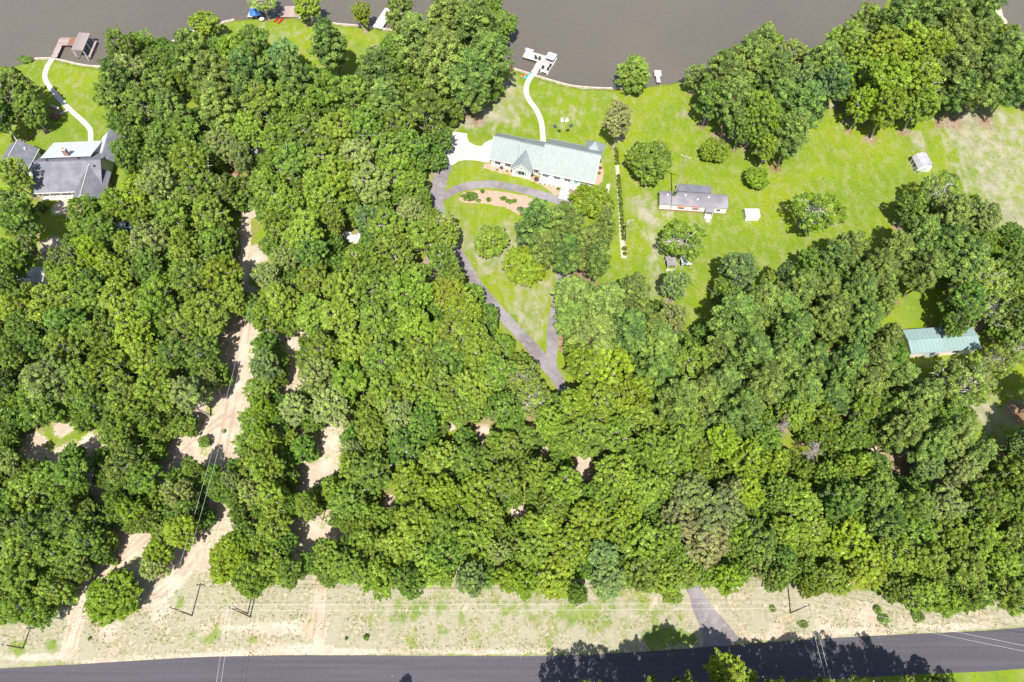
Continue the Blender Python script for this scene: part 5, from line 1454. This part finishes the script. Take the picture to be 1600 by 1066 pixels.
for k, (x, y) in enumerate(((777, 265), (792, 267.5), (815, 273), (808, 272))): shrub(x, y, 2.4, (0.13,0.16,0.04), 'low yellow-green shrub, %s from the left in the front bed' % ['first', 'second', 'fourth', 'third'][k], 'low shrubs in the front bed', 0.6, i=k)
shrub(733, 306, 9.5, GRN, 'large oval green shrub at the left end of the island bed', zs=.75, sx=1.55, i=1, rz=0.1)
shrub(754, 299, 4.2, GRN, 'round green shrub near the driveway edge of the island bed', i=2)
shrub(763.5, 312, 4.8, GRN, 'round dark shrub at the lower edge of the island bed', i=3)
shrub(748, 313, 3.8, GRN, 'low spreading shrub between the oval and round island shrubs', zs=.5, sx=1.3, i=0)
shrub(786, 309, 5, (0.09,0.15,0.02), 'left lobe of the crescent planting in the island bed', 'crescent planting in the island bed', .5, 1.3, 1)
shrub(796, 314, 5.5, (0.09,0.15,0.02), 'middle lobe of the crescent planting in the island bed', 'crescent planting in the island bed', .5, 1.3, 2)
shrub(804, 313, 4.5, (0.09,0.15,0.02), 'right lobe of the crescent planting in the island bed', 'crescent planting in the island bed', .5, 1.1, 3)
shrub(938, 262.5, 3.2, PUR, 'purple-brown ball shrub at the right end of the ranch house', i=1)
shrub(936.5, 270.5, 2.9, GRN, 'green ball shrub at the right end of the ranch house', i=2)
hy = [234, 239, 244.5, 250, 255.5] + [276 + 6.1*k for k in range(17)] + [389, 397]
for k, y in enumerate(hy):
    x = 962.5 + (y-234)*0.084
    shrub(x, y, 3.7 + (k*7 % 5)*.2, (0.085, 0.125, 0.018), '%s shrub from the lake end of the long hedge row' % ORD[k], 'shrubs of the long hedge row', 1.5, i=k, name='hedge_shrub')
shrub(273, 73, 9, (0.06,0.10,0.025), 'lone dark green bush on the upper left shore lawn', i=1, zs=1.1)
shrub(38, 92, 9, (0.09,0.16,0.03), 'waterside bush at the left end of the boathouse lawn', i=2, zs=.8, sx=1.4)
shrub(573, 996, 5.5, (0.06,0.12,0.015), 'larger dark green sapling on the roadside verge', i=0)
shrub(541, 998, 3.2, (0.06,0.12,0.015), 'smaller dark green sapling on the roadside verge', i=1)
shrub(1208, 951, 6, (0.09,0.16,0.02), 'low green bush left of the right roadside pole', i=2, zs=.6)
shrub(1372, 953, 8, (0.09,0.15,0.03), 'scrubby bush on the verge right of the right roadside pole', i=3, zs=.6)
shrub(1382, 968, 10, (0.09,0.15,0.03), 'spreading scrubby bush lowest on the right verge', i=0, zs=.5)
shrub(1435, 963, 12, (0.09,0.15,0.03), 'wide bush at the wood edge above the right end of the road', i=1, zs=.6)
shrub(350, 674, 4, (0.13,0.2,0.02), 'small yellow-green bush on the dirt track fork', i=2)
shrub(1433, 266, 5.5, (0.09,0.17,0.02), 'leafy bush against the front of the white shed', i=3, zs=1.2)
shrub(65, 325, 11, (0.06,0.11,0.02), 'dark bush beside the lake house front path', i=0)
shrub(1255, 975, 7, (0.10,0.13,0.04), 'low grey-green weed clump below the right roadside pole', i=1, zs=.4, sx=1.4)
shrub(140, 998, 3.5, (0.09,0.15,0.03), 'tiny weed bush left on the verge by the dirt track', i=3)
# scattered weeds on the verge and field: uncountable
rs = np.random.RandomState(77)
wc = []
for _ in range(9000):
    px_, py_ = rs.uniform(0, 1600), rs.uniform(905, 1020)
    X, Y = W(px_, py_)
    top_y = 1036 - max(0, (px_-850))*0.075 if px_ > 850 else 1026
    if py_ > top_y - 3: continue
    if abs(px_-1105) < 34 and py_ > 915: continue
    for _k in range(rs.randint(1, 12)): wc.append((X + rs.normal()*1.1, Y + rs.normal()*0.6, 0.03))
    if len(wc) > 2600: break
for _ in range(2600):
    px_, py_ = rs.uniform(1000, 1640), rs.uniform(160, 460); X, Y = W(px_, py_); wc.append((X, Y, 0.02))
wc = np.array(wc); k = len(wc)
v, q, t = leaf_quads(rs, wc, 0.10 + rs.random(k)*.22, 5, .13, np.tile([0, 0, 1.], (k, 1)), 1.6)
wm = join_leaves('weed_tufts', [(v, q, t)], M_LEAF)
o = link('weed_tufts', wm, None, None, 'stuff'); o.color = (0.20, 0.22, 0.09, 1)
tag(o, 'short weed tufts scattered over the verge and the right lawn', 'weeds')

# ------------------------------------------------------------------ utility poles and wires
TOPS = {}
def pole(key, base, top, label, arm=None, transformer=False, mat=None, r=.15, armrot=0.0):
    h = height_from(base, top); x, y = W(*base)
    p = thing('utility_pole', label, 'utility pole', x, y, 0, armrot)
    part('pole', MB().tube([(0,0,-.3),(0,0,h)], [r, r*.7], 8), mat or M_POLE, p)
    if arm:
        part('crossarm', MB().box(-arm/2, arm/2, -.07, .07, h-.55, h-.4), M_POLEGREY, p)
        for s in (-arm/2+.12, 0, arm/2-.12): part('insulator', MB().lathe([(.05, h-.4), (.09, h-.32), (.05, h-.18)], 8, (s, 0)), M_TRIM, p)
    else: part('insulator', MB().lathe([(.06, h), (.1, h+.1), (.05, h+.25)], 8), M_TRIM, p)
    if transformer:
        c = part('transformer', MB().lathe([(.26, h-2.0), (.28, h-1.95), (.28, h-1.1), (.2, h-1.0)], 12, (-.5, 0)), M_METAL, p)
        part('bushing', MB().lathe([(.05, h-1.0), (.05, h-.8)], 6, (-.5, 0)), M_TRIM, c)
    TOPS[key] = (x, y, h)
    return p
p1 = pole('a', (300,962), (272,949), 'single brown roadside pole at the left with a crossarm', 1.6)
p2 = pole('b', (391,964), (363,949), 'taller of the two paired roadside poles', 1.8)
p3 = pole('c', (387,959), (371,948), 'shorter of the two paired roadside poles')
p4 = pole('d', (1235,958), (1268,945), 'brown roadside pole standing alone at the right of the driveway mouth', 1.6)
p5 = pole('e', (977,381), (984,343), 'pale wooden pole with a transformer beside the hedge row', 1.3, True, M_POLEGREY)
p6 = pole('f', (1370,690), (1387,674), 'pole with transformer in the gap of the right wood', 1.3, True, M_POLEGREY)
p7 = pole('g', (1050,318), (1072,243), 'tall pale pole with a crossarm rising behind the mobile home', 2.6, False, M_POLEGREY, .17, math.radians(-25))
p8 = pole('h', (36,1013), (-4,1007), 'roadside pole at the bottom left corner', 1.6)
TOPS['s1'] = (-50.0, -60.0, 9.5); TOPS['s2'] = (62.0, -60.0, 9.5); TOPS['s3'] = (150.0, 2.0, 10.0)
# vine at the foot of the tall pole
vv = thing('vine_column', 'green vine climbing the foot of the tall pole by the mobile home', 'vine', *W(1050, 318))
rs = np.random.RandomState(5); C = np.array([[rs.normal()*.25, rs.normal()*.25, .5 + i*.28] for i in range(16)])
v, q, t = leaf_quads(rs, C, np.full(16, .42), 40, .2, unit(rs.normal(size=(16,3))), 1.3)
c = link('foliage', join_leaves('foliage', [(v, q, t)], M_LEAF), None, vv); c.color = (0.07, 0.12, 0.02, 1)
part('stem', MB().tube([(.1,0,0),(.2,.1,2),(.1,0,4.6)], .05, 5), M_BARK, vv)
def wire(a, b, label, sag=.8, off=0.0, dz=-.2, r=.022, mat=None):
    A = Vector(a) + Vector((0, off, dz)); B = Vector(b) + Vector((0, off, dz))
    if abs((B-A).y) > abs((B-A).x): A = Vector(a) + Vector((off, 0, dz)); B = Vector(b) + Vector((off, 0, dz))
    c = (A+B)/2; pts = []
    for i in range(25):
        t = i/24; p = A.lerp(B, t); p.z -= sag*4*t*(1-t); pts.append(p-c)
    o = link('power_wire', MB().tube(pts, r, 4).mesh('power_wire'), mat or M_WIRE); o.location = c
    return tag(o, label, 'wire', 'overhead power wires')
T = TOPS
for s, w_ in ((-.5, 'upper'), (.5, 'lower')):
    wire(T['b'], T['d'], '%s white wire between the paired poles and the right roadside pole' % w_, 1.5, -s, dz=-.2, r=.022)
    wire(T['a'], T['b'], '%s white wire between the left roadside pole and the paired poles' % w_, .4, -s, r=.022)
    wire(T['b'], T['s1'], '%s of two wires crossing the road below the paired poles' % ('left' if s < 0 else 'right'), 1.0, s*.8, r=.022)
    wire(T['d'], T['s2'], '%s of two wires crossing the shaded road below the right pole' % ('left' if s < 0 else 'right'), 1.0, s*.8, r=.022)
    wire(T['d'], T['s3'], '%s white wire slanting over the road at bottom right' % w_, .5, -s, r=.022)
wire(T['h'], T['a'], 'dark wire from the bottom left corner pole to the left roadside pole', .8, 0, -.3, .02, M_BLACK)
wire((T['b'][0], T['b'][1]+1.6, 7.0), (T['d'][0], T['d'][1]+1.6, 7.0), 'thin dark neutral wire above the white pair on the verge', 1.2, 0, 0, .018, M_BLACK)
far_l = (*W(395, 470, 9), 9.0)
for s in (-.6, .6): wire(T['a'], far_l, '%s of two wires running up the dirt track corridor' % ('left' if s < 0 else 'right'), 1.2, s, r=.024)
wire(T['f'], (*W(1440, 735, 8), 8.0), 'short wire running down right from the pole in the wood', .2, 0, -.3)
wire(T['e'], (*W(1120, 460, 9), 9.0), 'wire from the hedge transformer pole down right to the wood', .8, 0, -.3)

# off-frame trees south of the road: they throw the shade seen on the asphalt
far_protos = FAM['broad'][0]
SOUTH = [(868,1106,30,15),(908,1112,40,17),(950,1110,34,16.5),(1000,1112,44,19.5),(1045,1118,46,22),(1095,1118,44,19),(1240,1108,42,19.5),(1285,1112,44,20.5),(1330,1106,36,16),(1365,1110,40,19),(1395,1108,34,16),(1182,1108,40,16),
         (628,1112,11,9.4),(1440,1078,20,9),(1478,1086,18,7)]
for k, (px_, py_, r, h) in enumerate(SOUTH):
    cm, tm = (FAM['sparse'][0] + far_protos[:4])[k % 7]; rw = r*mpp(py_, 10)
    x, y = W(px_, py_, 0)
    root = thing('broadleaf_tree', '%s tree from the left in the shading row south of the road' % ORD[k] if k < 13 else ['leafy crown peeping over the bottom edge right of the road shade', 'small crown at the bottom edge under the slanting wires'][k-13], 'tree', x, y, 0, k*1.7, GROUPS['broad'])
    root.scale = (rw/5, rw/5, h/13.8)
    c = link('crown', cm, None, root); c.color = (0.085, 0.13, 0.02, 1); link('trunk', tm, None, root)
print('trees', len(TREES), 'listed', LISTED)
